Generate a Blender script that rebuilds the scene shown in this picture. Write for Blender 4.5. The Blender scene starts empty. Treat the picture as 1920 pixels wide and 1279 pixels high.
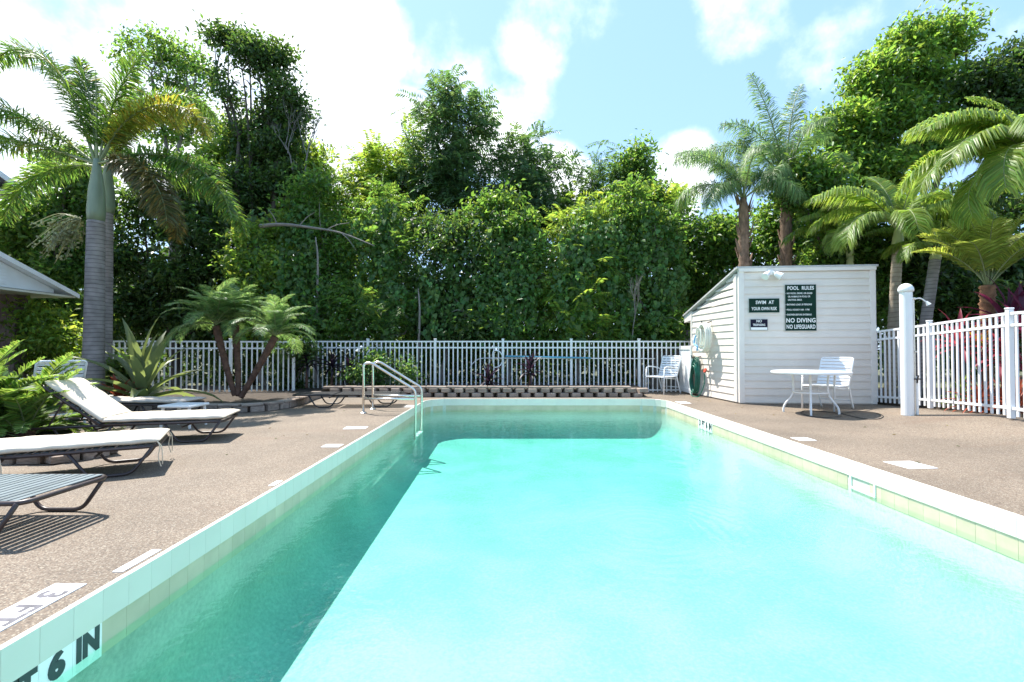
import bpy, math, random
import numpy as np
from mathutils import Vector, Matrix

random.seed(7)
SC = bpy.context.scene
COL = SC.collection
R = math.radians

# ------------------------------------------------------------------ camera, light, exposure
CAM_H, F, HORIZON = 1.08, 900.0, 656.0
PITCH = math.atan((HORIZON - 639.5) / F)
cam_d = bpy.data.cameras.new("camera")
cam_d.sensor_width = 36.0
cam_d.lens = F / 1920 * 36.0
cam_d.clip_start, cam_d.clip_end = 0.05, 2000
cam = bpy.data.objects.new("camera", cam_d)
COL.objects.link(cam)
cam.location = (0, 0, CAM_H)
cam.rotation_euler = (R(90) + PITCH, 0, 0)
SC.camera = cam

SUN_FROM = Vector((-0.40, 0.37, 1.0)).normalized()
sun_d = bpy.data.lights.new("sun", 'SUN')
sun_d.energy = 3.8
sun_d.angle = R(0.53)
sun_d.color = (1.0, 0.955, 0.88)
sun = bpy.data.objects.new("sun", sun_d)
COL.objects.link(sun)
sun.rotation_euler = (-SUN_FROM).to_track_quat('-Z', 'Y').to_euler()

SC.view_settings.view_transform = 'Standard'
SC.view_settings.look = 'None'
SC.view_settings.gamma = 1.0
SC.view_settings.exposure = 1.45
SC.view_settings.use_curve_mapping = False
SC.cycles.max_bounces = 10
SC.cycles.transparent_max_bounces = 24
SC.cycles.volume_bounces = 0
SC.cycles.use_denoising = True
SC.cycles.sample_clamp_indirect = 6.0


def ray(px, py):
    """world direction through a pixel of the 1920 x 1279 photograph"""
    u, v = (px - 960) / F, (639.5 - py) / F
    c, s = math.cos(PITCH), math.sin(PITCH)
    return Vector((u, c - v * s, s + v * c))


def P(px, py, y):
    """the point at distance y in front of the camera that stands at that pixel"""
    d = ray(px, py)
    return Vector((0, 0, CAM_H)) + d * (y / d.y)


def G(px, py, z=0.0):
    """the point on the level z"""
    d = ray(px, py)
    return Vector((0, 0, CAM_H)) + d * ((z - CAM_H) / d.z)


# ------------------------------------------------------------------ world: clear sky with cumulus
world = bpy.data.worlds.new("World")
SC.world = world
world.use_nodes = True
nt = world.node_tree
nt.nodes.clear()


def wn(kind, **kw):
    n = nt.nodes.new(kind)
    for k, v in kw.items():
        setattr(n, k, v)
    return n


w_out, w_bg = wn('ShaderNodeOutputWorld'), wn('ShaderNodeBackground')
sky = wn('ShaderNodeTexSky', sky_type='NISHITA', sun_disc=False)
sky.sun_elevation = math.asin(SUN_FROM.z)
sky.sun_rotation = math.atan2(SUN_FROM.x, SUN_FROM.y)
sky.air_density, sky.dust_density, sky.ozone_density = 1.0, 0.6, 1.6
w_bg.inputs['Strength'].default_value = 0.135
tc = wn('ShaderNodeTexCoord')
warp = wn('ShaderNodeTexNoise')
warp.inputs['Scale'].default_value = 3.4
warp.inputs['Detail'].default_value = 9.0
warp.inputs['Roughness'].default_value = 0.58
nt.links.new(tc.outputs['Generated'], warp.inputs['Vector'])
big = wn('ShaderNodeTexNoise')
big.inputs['Scale'].default_value = 1.9
big.inputs['Detail'].default_value = 3.0
nt.links.new(tc.outputs['Generated'], big.inputs['Vector'])


def wmath(op, a, b=None, clamp=False):
    n = wn('ShaderNodeMath', operation=op, use_clamp=clamp)
    for i, v in enumerate((a, b)):
        if v is None:
            continue
        if isinstance(v, (int, float)):
            n.inputs[i].default_value = v
        else:
            nt.links.new(v, n.inputs[i])
    return n.outputs[0]


cover = wmath('MULTIPLY', wmath('SUBTRACT', big.outputs['Fac'], 0.62), 1.6)
CLOUDS = [  # bearing of each cloud bank, its angular radius, weight
    (300, 130, 17, .38), (60, 0, 18, .34), (520, 40, 13, .55), (660, 60, 8, .5), (620, 280, 13, .62), (480, 330, 12, .55), (760, 255, 6.5, .55), (725, 330, 8, .5),
    (1010, 45, 6.5, .42), (1100, 0, 6.5, .38), (1390, 20, 6.0, .40), (1275, 310, 5.5, .62), (1240, 345, 6, .55), (930, 275, 4.5, .6), (1050, 345, 5, .45),
    (-500, 200, 24, .5), (2600, 250, 16, .5), (1900, -900, 20, .45)]
for px, py, rad, wgt in CLOUDS:
    d = ray(px, py).normalized()
    dot = wn('ShaderNodeVectorMath', operation='DOT_PRODUCT')
    nt.links.new(tc.outputs['Generated'], dot.inputs[0])
    dot.inputs[1].default_value = d
    mr = wn('ShaderNodeMapRange', interpolation_type='SMOOTHSTEP')
    mr.inputs['From Min'].default_value = math.cos(R(rad))
    mr.inputs['From Max'].default_value = math.cos(R(rad * 0.15))
    mr.inputs['To Max'].default_value = wgt
    nt.links.new(dot.outputs['Value'], mr.inputs['Value'])
    cover = wmath('MAXIMUM', cover, mr.outputs['Result'])
dens = wmath('ADD', cover, wmath('MULTIPLY', wmath('SUBTRACT', warp.outputs['Fac'], 0.5), 2.0))
cm = wn('ShaderNodeMapRange', interpolation_type='SMOOTHSTEP')
cm.inputs['From Min'].default_value = 0.10
cm.inputs['From Max'].default_value = 0.58
nt.links.new(dens, cm.inputs['Value'])
cmix = wn('ShaderNodeMix', data_type='RGBA')
nt.links.new(wmath('MULTIPLY', cm.outputs['Result'], 0.92), cmix.inputs['Factor'])
skyhaze = wn('ShaderNodeMix', data_type='RGBA')
skyhaze.inputs['Factor'].default_value = 0.70
skyhaze.inputs['B'].default_value = (1.35, 2.30, 3.70, 1)
nt.links.new(sky.outputs['Color'], skyhaze.inputs['A'])
nt.links.new(skyhaze.outputs['Result'], cmix.inputs['A'])
cmix.inputs['B'].default_value = (5.4, 5.5, 5.6, 1)
nt.links.new(cmix.outputs['Result'], w_bg.inputs['Color'])
nt.links.new(w_bg.outputs['Background'], w_out.inputs['Surface'])


# ------------------------------------------------------------------ materials
MATS = {}


def new_mat(name):
    m = bpy.data.materials.new(name)
    m.use_nodes = True
    m.node_tree.nodes.clear()
    MATS[name] = m
    return m, m.node_tree


def simple(name, col, rough=0.5, var=0.12, scale=6.0, bump=0.0, bscale=60.0, metal=0.0, spec=0.5, island=0.0, dirt=None, dscale=1.3, dirt_amt=.5, stretch=None):
    m, t = new_mat(name)
    N = t.nodes.new
    L = t.links.new
    out, bs = N('ShaderNodeOutputMaterial'), N('ShaderNodeBsdfPrincipled')
    bs.inputs['Roughness'].default_value = rough
    bs.inputs['Metallic'].default_value = metal
    bs.inputs['Specular IOR Level'].default_value = spec
    L(bs.outputs[0], out.inputs[0])
    co = N('ShaderNodeTexCoord')
    vec = co.outputs['Object']
    oi = N('ShaderNodeObjectInfo')
    add = N('ShaderNodeVectorMath')
    add.operation = 'ADD'
    L(vec, add.inputs[0])
    L(oi.outputs['Location'], add.inputs[1])
    vec = add.outputs[0]
    if stretch:
        mp = N('ShaderNodeMapping')
        mp.inputs['Scale'].default_value = stretch
        L(vec, mp.inputs['Vector'])
        vec = mp.outputs[0]
    nz = N('ShaderNodeTexNoise')
    nz.inputs['Scale'].default_value = scale
    nz.inputs['Detail'].default_value = 5
    L(vec, nz.inputs['Vector'])
    mx = N('ShaderNodeMix')
    mx.data_type = 'RGBA'
    mx.inputs['A'].default_value = tuple(c * (1 - var) for c in col) + (1,)
    mx.inputs['B'].default_value = tuple(min(.95, c * (1 + var)) for c in col) + (1,)
    ra = N('ShaderNodeMapRange')
    ra.inputs['From Min'].default_value = .3
    ra.inputs['From Max'].default_value = .7
    L(nz.outputs['Fac'], ra.inputs['Value'])
    L(ra.outputs[0], mx.inputs['Factor'])
    c = mx.outputs['Result']
    if dirt:
        dn = N('ShaderNodeTexNoise')
        dn.inputs['Scale'].default_value = dscale
        dn.inputs['Detail'].default_value = 7
        dn.inputs['Roughness'].default_value = .65
        L(vec, dn.inputs['Vector'])
        dr = N('ShaderNodeMapRange')
        dr.inputs['From Min'].default_value = .5
        dr.inputs['From Max'].default_value = .75
        dr.inputs['To Max'].default_value = dirt_amt
        L(dn.outputs['Fac'], dr.inputs['Value'])
        m2 = N('ShaderNodeMix')
        m2.data_type = 'RGBA'
        L(dr.outputs[0], m2.inputs['Factor'])
        L(c, m2.inputs['A'])
        m2.inputs['B'].default_value = tuple(dirt) + (1,)
        c = m2.outputs['Result']
    if island:
        hs = N('ShaderNodeHueSaturation')
        mr = N('ShaderNodeMapRange')
        mr.inputs['To Min'].default_value = 1 - island
        mr.inputs['To Max'].default_value = 1 + island
        L(oi.outputs['Random'], mr.inputs['Value'])
        L(mr.outputs[0], hs.inputs['Value'])
        L(c, hs.inputs['Color'])
        c = hs.outputs[0]
    L(c, bs.inputs['Base Color'])
    if bump:
        b = N('ShaderNodeBump')
        b.inputs['Strength'].default_value = bump
        b.inputs['Distance'].default_value = 0.01
        n2 = N('ShaderNodeTexNoise')
        n2.inputs['Scale'].default_value = bscale
        n2.inputs['Detail'].default_value = 4
        L(vec, n2.inputs['Vector'])
        L(n2.outputs['Fac'], b.inputs['Height'])
        L(b.outputs[0], bs.inputs['Normal'])
    return m


def leaf_mat(name, col, trans, tfac=0.42, var=0.45, hue=0.03, rough=0.42, alt=None, alt_amt=0.0, spec=.4):
    """a leaf: reflecting upper side and light coming through; every leaf its own tone"""
    m, t = new_mat(name)
    N = t.nodes.new
    L = t.links.new
    out, bs, tr, mix = N('ShaderNodeOutputMaterial'), N('ShaderNodeBsdfPrincipled'), N('ShaderNodeBsdfTranslucent'), N('ShaderNodeMixShader')
    bs.inputs['Roughness'].default_value = rough
    bs.inputs['Specular IOR Level'].default_value = spec
    ge = N('ShaderNodeNewGeometry')
    rnd = ge.outputs['Random Per Island']
    mr = N('ShaderNodeMapRange')
    mr.inputs['To Min'].default_value = 1 - var
    mr.inputs['To Max'].default_value = 1 + var
    L(rnd, mr.inputs['Value'])
    wn2 = N('ShaderNodeTexWhiteNoise')
    wn2.noise_dimensions = '1D'
    L(rnd, wn2.inputs['W'])
    hr = N('ShaderNodeMapRange')
    hr.inputs['To Min'].default_value = .5 - hue
    hr.inputs['To Max'].default_value = .5 + hue
    L(wn2.outputs['Value'], hr.inputs['Value'])
    for colr, tgt in ((col, bs.inputs['Base Color']), (trans, tr.inputs['Color'])):
        hs = N('ShaderNodeHueSaturation')
        hs.inputs['Color'].default_value = tuple(colr) + (1,)
        L(mr.outputs[0], hs.inputs['Value'])
        L(hr.outputs[0], hs.inputs['Hue'])
        c = hs.outputs[0]
        if alt:
            gt = N('ShaderNodeMath')
            gt.operation = 'LESS_THAN'
            gt.inputs[1].default_value = alt_amt
            L(wn2.outputs['Value'], gt.inputs[0])
            am = N('ShaderNodeMix')
            am.data_type = 'RGBA'
            L(gt.outputs[0], am.inputs['Factor'])
            L(c, am.inputs['A'])
            am.inputs['B'].default_value = tuple(alt) + (1,)
            c = am.outputs['Result']
        L(c, tgt)
    mix.inputs[0].default_value = tfac
    L(bs.outputs[0], mix.inputs[1])
    L(tr.outputs[0], mix.inputs[2])
    L(mix.outputs[0], out.inputs[0])
    return m


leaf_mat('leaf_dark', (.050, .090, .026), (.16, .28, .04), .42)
leaf_mat('leaf_mid', (.075, .145, .032), (.28, .46, .06), .48)
leaf_mat('leaf_almond', (.10, .185, .036), (.38, .58, .07), .50)
leaf_mat('leaf_fresh', (.115, .195, .036), (.44, .60, .07), .52)
leaf_mat('leaf_blue', (.065, .120, .046), (.20, .34, .08), .44)
leaf_mat('leaf_vine', (.090, .175, .050), (.28, .46, .09), .45, var=.45)
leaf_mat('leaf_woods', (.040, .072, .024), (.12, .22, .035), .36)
leaf_mat('frond_fox', (.070, .135, .032), (.28, .46, .06), .45, alt=(.30, .27, .05), alt_amt=.07)
leaf_mat('frond_fox_yellow', (.17, .205, .03), (.52, .54, .06), .45, alt=(.46, .30, .03), alt_amt=.16)
leaf_mat('frond_fox_brown', (.13, .10, .035), (.34, .22, .05), .40, alt=(.10, .12, .04), alt_amt=.4)
leaf_mat('frond_queen', (.105, .180, .070), (.30, .48, .12), .45)
leaf_mat('frond_lime', (.165, .245, .05), (.48, .64, .09), .48, var=.3)
leaf_mat('frond_date', (.135, .225, .085), (.34, .52, .14), .42)
leaf_mat('frond_gold', (.19, .235, .050), (.54, .62, .09), .50)
leaf_mat('leaf_cycad', (.105, .180, .042), (.32, .48, .07), .42)
leaf_mat('leaf_brom', (.125, .165, .085), (.32, .44, .12), .35, alt=(.22, .16, .11), alt_amt=.12)
leaf_mat('leaf_maroon', (.060, .018, .030), (.22, .03, .06), .35)
leaf_mat('leaf_red', (.26, .050, .050), (.55, .10, .07), .40)
leaf_mat('leaf_purple', (.022, .016, .024), (.05, .02, .04), .30)
leaf_mat('leaf_croton', (.17, .19, .035), (.42, .42, .05), .40, alt=(.35, .08, .04), alt_amt=.3)
leaf_mat('seed_sprig', (.30, .32, .17), (.40, .40, .18), .30)

simple('white_paint', (.80, .80, .79), .38, .03)
simple('white_vinyl', (.82, .82, .80), .35, .02)
simple('white_strap', (.80, .82, .84), .45, .03)
simple('white_tile', (.66, .63, .555), .3, .04, 3, island=.018, dirt=(.62, .58, .45), dscale=2.5, dirt_amt=.35)
simple('band_tile', (.50, .435, .31), .35, .10, 5, island=.035, dirt=(.30, .28, .17), dscale=2.0, dirt_amt=.45)
simple('marker_white', (.85, .85, .84), .35, .03, dirt=(.6, .55, .45), dscale=5, dirt_amt=.3)
simple('marker_ink', (.022, .035, .040), .5, .2)
simple('deck_ink', (.10, .095, .11), .7, .3, 20)
simple('siding', (.76, .69, .61), .5, .03, 4, island=.02, bump=.06, bscale=30, dirt=(.42, .38, .33), dscale=.9, dirt_amt=.22)
simple('siding_trim', (.80, .74, .67), .45, .03, 5)
simple('roof_edge', (.50, .50, .48), .6, .1, 8)
simple('shingle', (.12, .12, .13), .9, .3, 20)
simple('sign_green', (.008, .034, .023), .6, .1, spec=.12)
simple('sign_dark', (.014, .013, .03), .6, .1, spec=.12)
simple('sign_letter', (.86, .87, .84), .5, .02)
simple('sign_edge', (.55, .55, .50), .5, .1)
simple('steel', (.72, .69, .64), .24, .06, metal=.9)
simple('frame_brown', (.045, .030, .028), .38, .2)
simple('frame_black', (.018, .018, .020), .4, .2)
simple('strap_slate', (.135, .165, .175), .42, .15, island=.18)
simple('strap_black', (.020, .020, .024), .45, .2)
simple('cushion_cream', (.64, .565, .455), .9, .04, 9, bump=.15, bscale=160, dirt=(.70, .62, .50), dscale=3, dirt_amt=.4)
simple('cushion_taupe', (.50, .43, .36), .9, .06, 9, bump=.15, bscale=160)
simple('tie_cord', (.68, .58, .42), .9, .1)
simple('pillar_brown', (.14, .10, .085), .6, .2, 5, stretch=(6, 6, 1))
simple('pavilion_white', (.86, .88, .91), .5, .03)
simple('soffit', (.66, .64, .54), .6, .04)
simple('house_wall', (.55, .52, .46), .8, .08, 3, bump=.2)
simple('block', (.30, .235, .19), .92, .28, 5, island=.22, bump=.6, bscale=35, dirt=(.10, .10, .075), dscale=4, dirt_amt=.6)
simple('soil', (.055, .040, .028), .95, .45, 14, bump=.8, bscale=40)
simple('ground', (.085, .090, .045), .95, .5, 1.2, bump=.6, bscale=20)
simple('kerb', (.42, .38, .32), .85, .1, 6, bump=.3)
simple('bark_grey', (.24, .21, .185), .9, .25, 5, bump=.5, bscale=25, stretch=(1, 1, .4))
simple('bark_dark', (.085, .070, .055), .95, .35, 5, bump=.6, bscale=25, stretch=(2, 2, .4))
simple('bark_boot', (.22, .145, .10), .95, .45, 8, bump=.9, bscale=30, stretch=(2, 2, .6))
simple('bark_fibre', (.22, .11, .055), .95, .4, 12, bump=.9, bscale=50)
simple('bark_date', (.115, .060, .040), .95, .4, 14, bump=.9, bscale=40)
simple('crownshaft', (.19, .235, .155), .45, .15, 4, stretch=(3, 3, .5))
simple('crownshaft_lime', (.34, .37, .16), .45, .15, 4, stretch=(3, 3, .5))
simple('rachis', (.20, .235, .10), .55, .2)
simple('twig', (.17, .155, .14), .9, .25)
simple('hose_green', (.010, .115, .075), .38, .2)
simple('hose_white', (.72, .73, .66), .42, .1, dirt=(.45, .50, .38), dscale=6)
simple('hose_blue', (.18, .42, .66), .4, .1)
simple('valve_red', (.55, .08, .045), .45, .1)
simple('pipe_rust', (.17, .10, .07), .8, .3)
simple('pole_blue', (.10, .36, .50), .4, .15)
simple('lamp_glass', (.75, .78, .74), .2, .05)
simple('metal_dark', (.07, .06, .06), .5, .2, metal=.6)
simple('wood_grey', (.21, .19, .17), .9, .25, 5, stretch=(6, 6, .7), island=.15)
simple('cable', (.05, .045, .04), .6, .2)
simple('outlet_white', (.8, .8, .8), .4, .02)
simple('chrome', (.7, .7, .7), .15, .05, metal=1.0)
simple('cordshade', (.5, .5, .5), .5)


def ring_bark(name, c0, c1, freq):
    m, t = new_mat(name)
    N, L = t.nodes.new, t.links.new
    out, bs = N('ShaderNodeOutputMaterial'), N('ShaderNodeBsdfPrincipled')
    L(bs.outputs[0], out.inputs[0])
    bs.inputs['Roughness'].default_value = .85
    co = N('ShaderNodeTexCoord')
    mp = N('ShaderNodeMapping')
    mp.inputs['Scale'].default_value = (.35, .35, 1)
    L(co.outputs['Object'], mp.inputs[0])
    wv = N('ShaderNodeTexWave')
    wv.bands_direction = 'Z'
    wv.wave_profile = 'SAW'
    wv.inputs['Scale'].default_value = freq
    wv.inputs['Distortion'].default_value = 3.6
    wv.inputs['Detail'].default_value = 3
    wv.inputs['Detail Scale'].default_value = 1.2
    L(mp.outputs[0], wv.inputs['Vector'])
    cr = N('ShaderNodeValToRGB')
    e = cr.color_ramp.elements
    e[0].position, e[0].color = .0, tuple(c0) + (1,)
    e[1].position, e[1].color = .28, tuple(c1) + (1,)
    L(wv.outputs['Fac'], cr.inputs[0])
    nz = N('ShaderNodeTexNoise')
    nz.inputs['Scale'].default_value = 6
    nz.inputs['Detail'].default_value = 6
    L(co.outputs['Object'], nz.inputs['Vector'])
    mr = N('ShaderNodeMapRange')
    mr.inputs['From Min'].default_value = .3
    mr.inputs['From Max'].default_value = .7
    mr.inputs['To Min'].default_value = .7
    mr.inputs['To Max'].default_value = 1.2
    L(nz.outputs['Fac'], mr.inputs['Value'])
    hs = N('ShaderNodeHueSaturation')
    L(cr.outputs[0], hs.inputs['Color'])
    L(mr.outputs[0], hs.inputs['Value'])
    L(hs.outputs[0], bs.inputs['Base Color'])
    b = N('ShaderNodeBump')
    b.inputs['Strength'].default_value = .6
    b.inputs['Distance'].default_value = .012
    L(wv.outputs['Fac'], b.inputs['Height'])
    L(b.outputs[0], bs.inputs['Normal'])


ring_bark('bark_palm', (.10, .088, .08), (.27, .245, .235), 4.2)
ring_bark('trunk_pale', (.22, .17, .12), (.42, .35, .26), 3.2)


def deck_mat():
    m, t = new_mat('aggregate')
    N = t.nodes.new
    L = t.links.new
    out, bs = N('ShaderNodeOutputMaterial'), N('ShaderNodeBsdfPrincipled')
    L(bs.outputs[0], out.inputs[0])
    bs.inputs['Roughness'].default_value = .78
    co = N('ShaderNodeTexCoord')
    vo = N('ShaderNodeTexVoronoi')
    vo.inputs['Scale'].default_value = 135
    L(co.outputs['Object'], vo.inputs['Vector'])
    sp = N('ShaderNodeSeparateColor')
    L(vo.outputs['Color'], sp.inputs[0])
    cr = N('ShaderNodeValToRGB')
    cr.color_ramp.interpolation = 'CONSTANT'
    e = cr.color_ramp.elements
    e[0].position, e[0].color = 0, (0.084, 0.060, 0.041, 1)
    e[1].position, e[1].color = .16, (0.145, 0.103, 0.070, 1)
    for p, c in ((.34, (0.211, 0.158, 0.111, 1)), (.52, (0.182, 0.131, 0.088, 1)), (.66, (0.250, 0.197, 0.142, 1)), (.82, (0.304, 0.260, 0.196, 1)), (.93, (0.120, 0.099, 0.080, 1))):
        x = e.new(p)
        x.color = c
    L(sp.outputs[0], cr.inputs[0])
    # mortar between pebbles
    gap = N('ShaderNodeMapRange')
    gap.inputs['From Min'].default_value = .35
    gap.inputs['From Max'].default_value = .75
    gap.inputs['To Max'].default_value = .75
    L(vo.outputs['Distance'], gap.inputs['Value'])
    mx = N('ShaderNodeMix')
    mx.data_type = 'RGBA'
    L(gap.outputs[0], mx.inputs['Factor'])
    L(cr.outputs[0], mx.inputs['A'])
    mx.inputs['B'].default_value = (0.138, 0.103, 0.072, 1)
    nz = N('ShaderNodeTexNoise')
    nz.inputs['Scale'].default_value = .9
    nz.inputs['Detail'].default_value = 6
    L(co.outputs['Object'], nz.inputs['Vector'])
    va = N('ShaderNodeMapRange')
    va.inputs['From Min'].default_value = .3
    va.inputs['From Max'].default_value = .7
    va.inputs['To Min'].default_value = .78
    va.inputs['To Max'].default_value = 1.18
    L(nz.outputs['Fac'], va.inputs['Value'])
    hs = N('ShaderNodeHueSaturation')
    L(mx.outputs['Result'], hs.inputs['Color'])
    L(va.outputs[0], hs.inputs['Value'])
    hs.inputs['Saturation'].default_value = .95
    # reddish damp streaks
    st = N('ShaderNodeTexNoise')
    st.inputs['Scale'].default_value = .8
    st.inputs['Detail'].default_value = 8
    mp = N('ShaderNodeMapping')
    mp.inputs['Scale'].default_value = (.5, 2.6, 1)
    L(co.outputs['Object'], mp.inputs[0])
    L(mp.outputs[0], st.inputs['Vector'])
    sr = N('ShaderNodeMapRange')
    sr.inputs['From Min'].default_value = .58
    sr.inputs['From Max'].default_value = .72
    sr.inputs['To Max'].default_value = .35
    L(st.outputs['Fac'], sr.inputs['Value'])
    m2 = N('ShaderNodeMix')
    m2.data_type = 'RGBA'
    L(sr.outputs[0], m2.inputs['Factor'])
    L(hs.outputs[0], m2.inputs['A'])
    m2.inputs['B'].default_value = (0.145, 0.085, 0.054, 1)
    L(m2.outputs['Result'], bs.inputs['Base Color'])
    b = N('ShaderNodeBump')
    b.inputs['Strength'].default_value = .5
    b.inputs['Distance'].default_value = .004
    b.invert = True
    L(vo.outputs['Distance'], b.inputs['Height'])
    L(b.outputs[0], bs.inputs['Normal'])


deck_mat()


def plaster_mat():
    m, t = new_mat('pool_plaster')
    N = t.nodes.new
    L = t.links.new
    out, bs = N('ShaderNodeOutputMaterial'), N('ShaderNodeBsdfPrincipled')
    L(bs.outputs[0], out.inputs[0])
    bs.inputs['Roughness'].default_value = .8
    bs.inputs['Specular IOR Level'].default_value = .1
    co = N('ShaderNodeTexCoord')
    n1 = N('ShaderNodeTexNoise')
    n1.inputs['Scale'].default_value = 38
    n1.inputs['Detail'].default_value = 6
    n1.inputs['Roughness'].default_value = .7
    L(co.outputs['Object'], n1.inputs['Vector'])
    n2 = N('ShaderNodeTexNoise')
    n2.inputs['Scale'].default_value = 1.1
    n2.inputs['Detail'].default_value = 6
    L(co.outputs['Object'], n2.inputs['Vector'])
    ad = N('ShaderNodeMath')
    ad.operation = 'ADD'
    L(n1.outputs['Fac'], ad.inputs[0])
    L(n2.outputs['Fac'], ad.inputs[1])
    mr = N('ShaderNodeMapRange')
    mr.inputs['From Min'].default_value = .82
    mr.inputs['From Max'].default_value = 1.18
    L(ad.outputs[0], mr.inputs['Value'])
    mx = N('ShaderNodeMix')
    mx.data_type = 'RGBA'
    L(mr.outputs[0], mx.inputs['Factor'])
    mx.inputs['A'].default_value = (.375, .405, .355, 1)
    mx.inputs['B'].default_value = (.55, .56, .485, 1)
    L(mx.outputs['Result'], bs.inputs['Base Color'])


plaster_mat()


def water_mat():
    m, t = new_mat('water')
    N = t.nodes.new
    L = t.links.new
    out = N('ShaderNodeOutputMaterial')
    tr, gl, mix, fr = N('ShaderNodeBsdfTransparent'), N('ShaderNodeBsdfGlossy'), N('ShaderNodeMixShader'), N('ShaderNodeFresnel')
    gl.inputs['Roughness'].default_value = .02
    gl.inputs['Color'].default_value = (1, 1, 1, 1)
    tr.inputs['Color'].default_value = (.97, 1, .995, 1)
    fr.inputs['IOR'].default_value = 1.33
    co = N('ShaderNodeTexCoord')
    geo = N('ShaderNodeNewGeometry')
    n1 = N('ShaderNodeTexNoise')
    n1.inputs['Scale'].default_value = 5.5
    n1.inputs['Detail'].default_value = 3
    n1.inputs['Distortion'].default_value = .6
    L(co.outputs['Object'], n1.inputs['Vector'])
    n2 = N('ShaderNodeTexNoise')
    n2.inputs['Scale'].default_value = 24
    n2.inputs['Detail'].default_value = 2
    L(co.outputs['Object'], n2.inputs['Vector'])
    # rings spreading from one spot
    dist = N('ShaderNodeVectorMath')
    dist.operation = 'DISTANCE'
    L(co.outputs['Object'], dist.inputs[0])
    dist.inputs[1].default_value = RING
    sn = N('ShaderNodeMath')
    sn.operation = 'SINE'
    ml = N('ShaderNodeMath')
    ml.operation = 'MULTIPLY'
    ml.inputs[1].default_value = 66
    wob = N('ShaderNodeMath')
    wob.operation = 'MULTIPLY_ADD'
    wob.inputs[1].default_value = .16
    L(n1.outputs['Fac'], wob.inputs[0])
    L(dist.outputs['Value'], wob.inputs[2])
    L(wob.outputs[0], ml.inputs[0])
    L(ml.outputs[0], sn.inputs[0])
    fo = N('ShaderNodeMapRange')
    fo.interpolation_type = 'SMOOTHSTEP'
    fo.inputs['From Min'].default_value = 1.5
    fo.inputs['From Max'].default_value = .3
    fo.inputs['To Max'].default_value = .13
    L(dist.outputs['Value'], fo.inputs['Value'])
    rg = N('ShaderNodeMath')
    rg.operation = 'MULTIPLY'
    L(sn.outputs[0], rg.inputs[0])
    L(fo.outputs[0], rg.inputs[1])
    a1 = N('ShaderNodeMath')
    a1.operation = 'MULTIPLY_ADD'
    a1.inputs[1].default_value = .30
    L(n2.outputs['Fac'], a1.inputs[0])
    L(n1.outputs['Fac'], a1.inputs[2])
    a2 = N('ShaderNodeMath')
    a2.operation = 'ADD'
    L(a1.outputs[0], a2.inputs[0])
    L(rg.outputs[0], a2.inputs[1])
    b = N('ShaderNodeBump')
    b.inputs['Strength'].default_value = .34
    b.inputs['Distance'].default_value = .02
    L(a2.outputs[0], b.inputs['Height'])
    L(b.outputs[0], gl.inputs['Normal'])
    L(b.outputs[0], fr.inputs['Normal'])
    L(fr.outputs[0], mix.inputs[0])
    L(tr.outputs[0], mix.inputs[1])
    L(gl.outputs[0], mix.inputs[2])
    L(mix.outputs[0], out.inputs['Surface'])
    va = N('ShaderNodeVolumeAbsorption')
    va.inputs['Color'].default_value = (.055, .925, .885, 1)
    va.inputs['Density'].default_value = .44
    L(va.outputs[0], out.inputs['Volume'])


# ------------------------------------------------------------------ mesh helpers
OFF = {}          # where each root stands, so that parts can be given in world coordinates


def tag(o, label=None, cat=None, group=None, kind=None):
    for k, v in (('label', label), ('category', cat), ('group', group), ('kind', kind)):
        if v:
            o[k] = v
    return o


def empty(name, loc, label, cat, group=None, rz=0.0):
    o = bpy.data.objects.new(name, None)
    COL.objects.link(o)
    o.empty_display_size = .2
    o.location = loc
    o.rotation_euler = (0, 0, rz)
    OFF[o.name] = Vector(loc)
    return tag(o, label, cat, group)


def inst(name, mesh, parent=None, loc=(0, 0, 0), rot=(0, 0, 0), scale=(1, 1, 1), world=True):
    o = bpy.data.objects.new(name, mesh)
    COL.objects.link(o)
    loc = Vector(loc)
    if parent is not None:
        o.parent = parent
        off = OFF.get(parent.name, Vector())
        if world:
            loc = loc - off
        OFF[o.name] = off + (loc if world else Vector())
    else:
        OFF[o.name] = loc
    o.location = loc
    o.rotation_euler = rot
    o.scale = scale if not isinstance(scale, (int, float)) else (scale,) * 3
    return o


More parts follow.
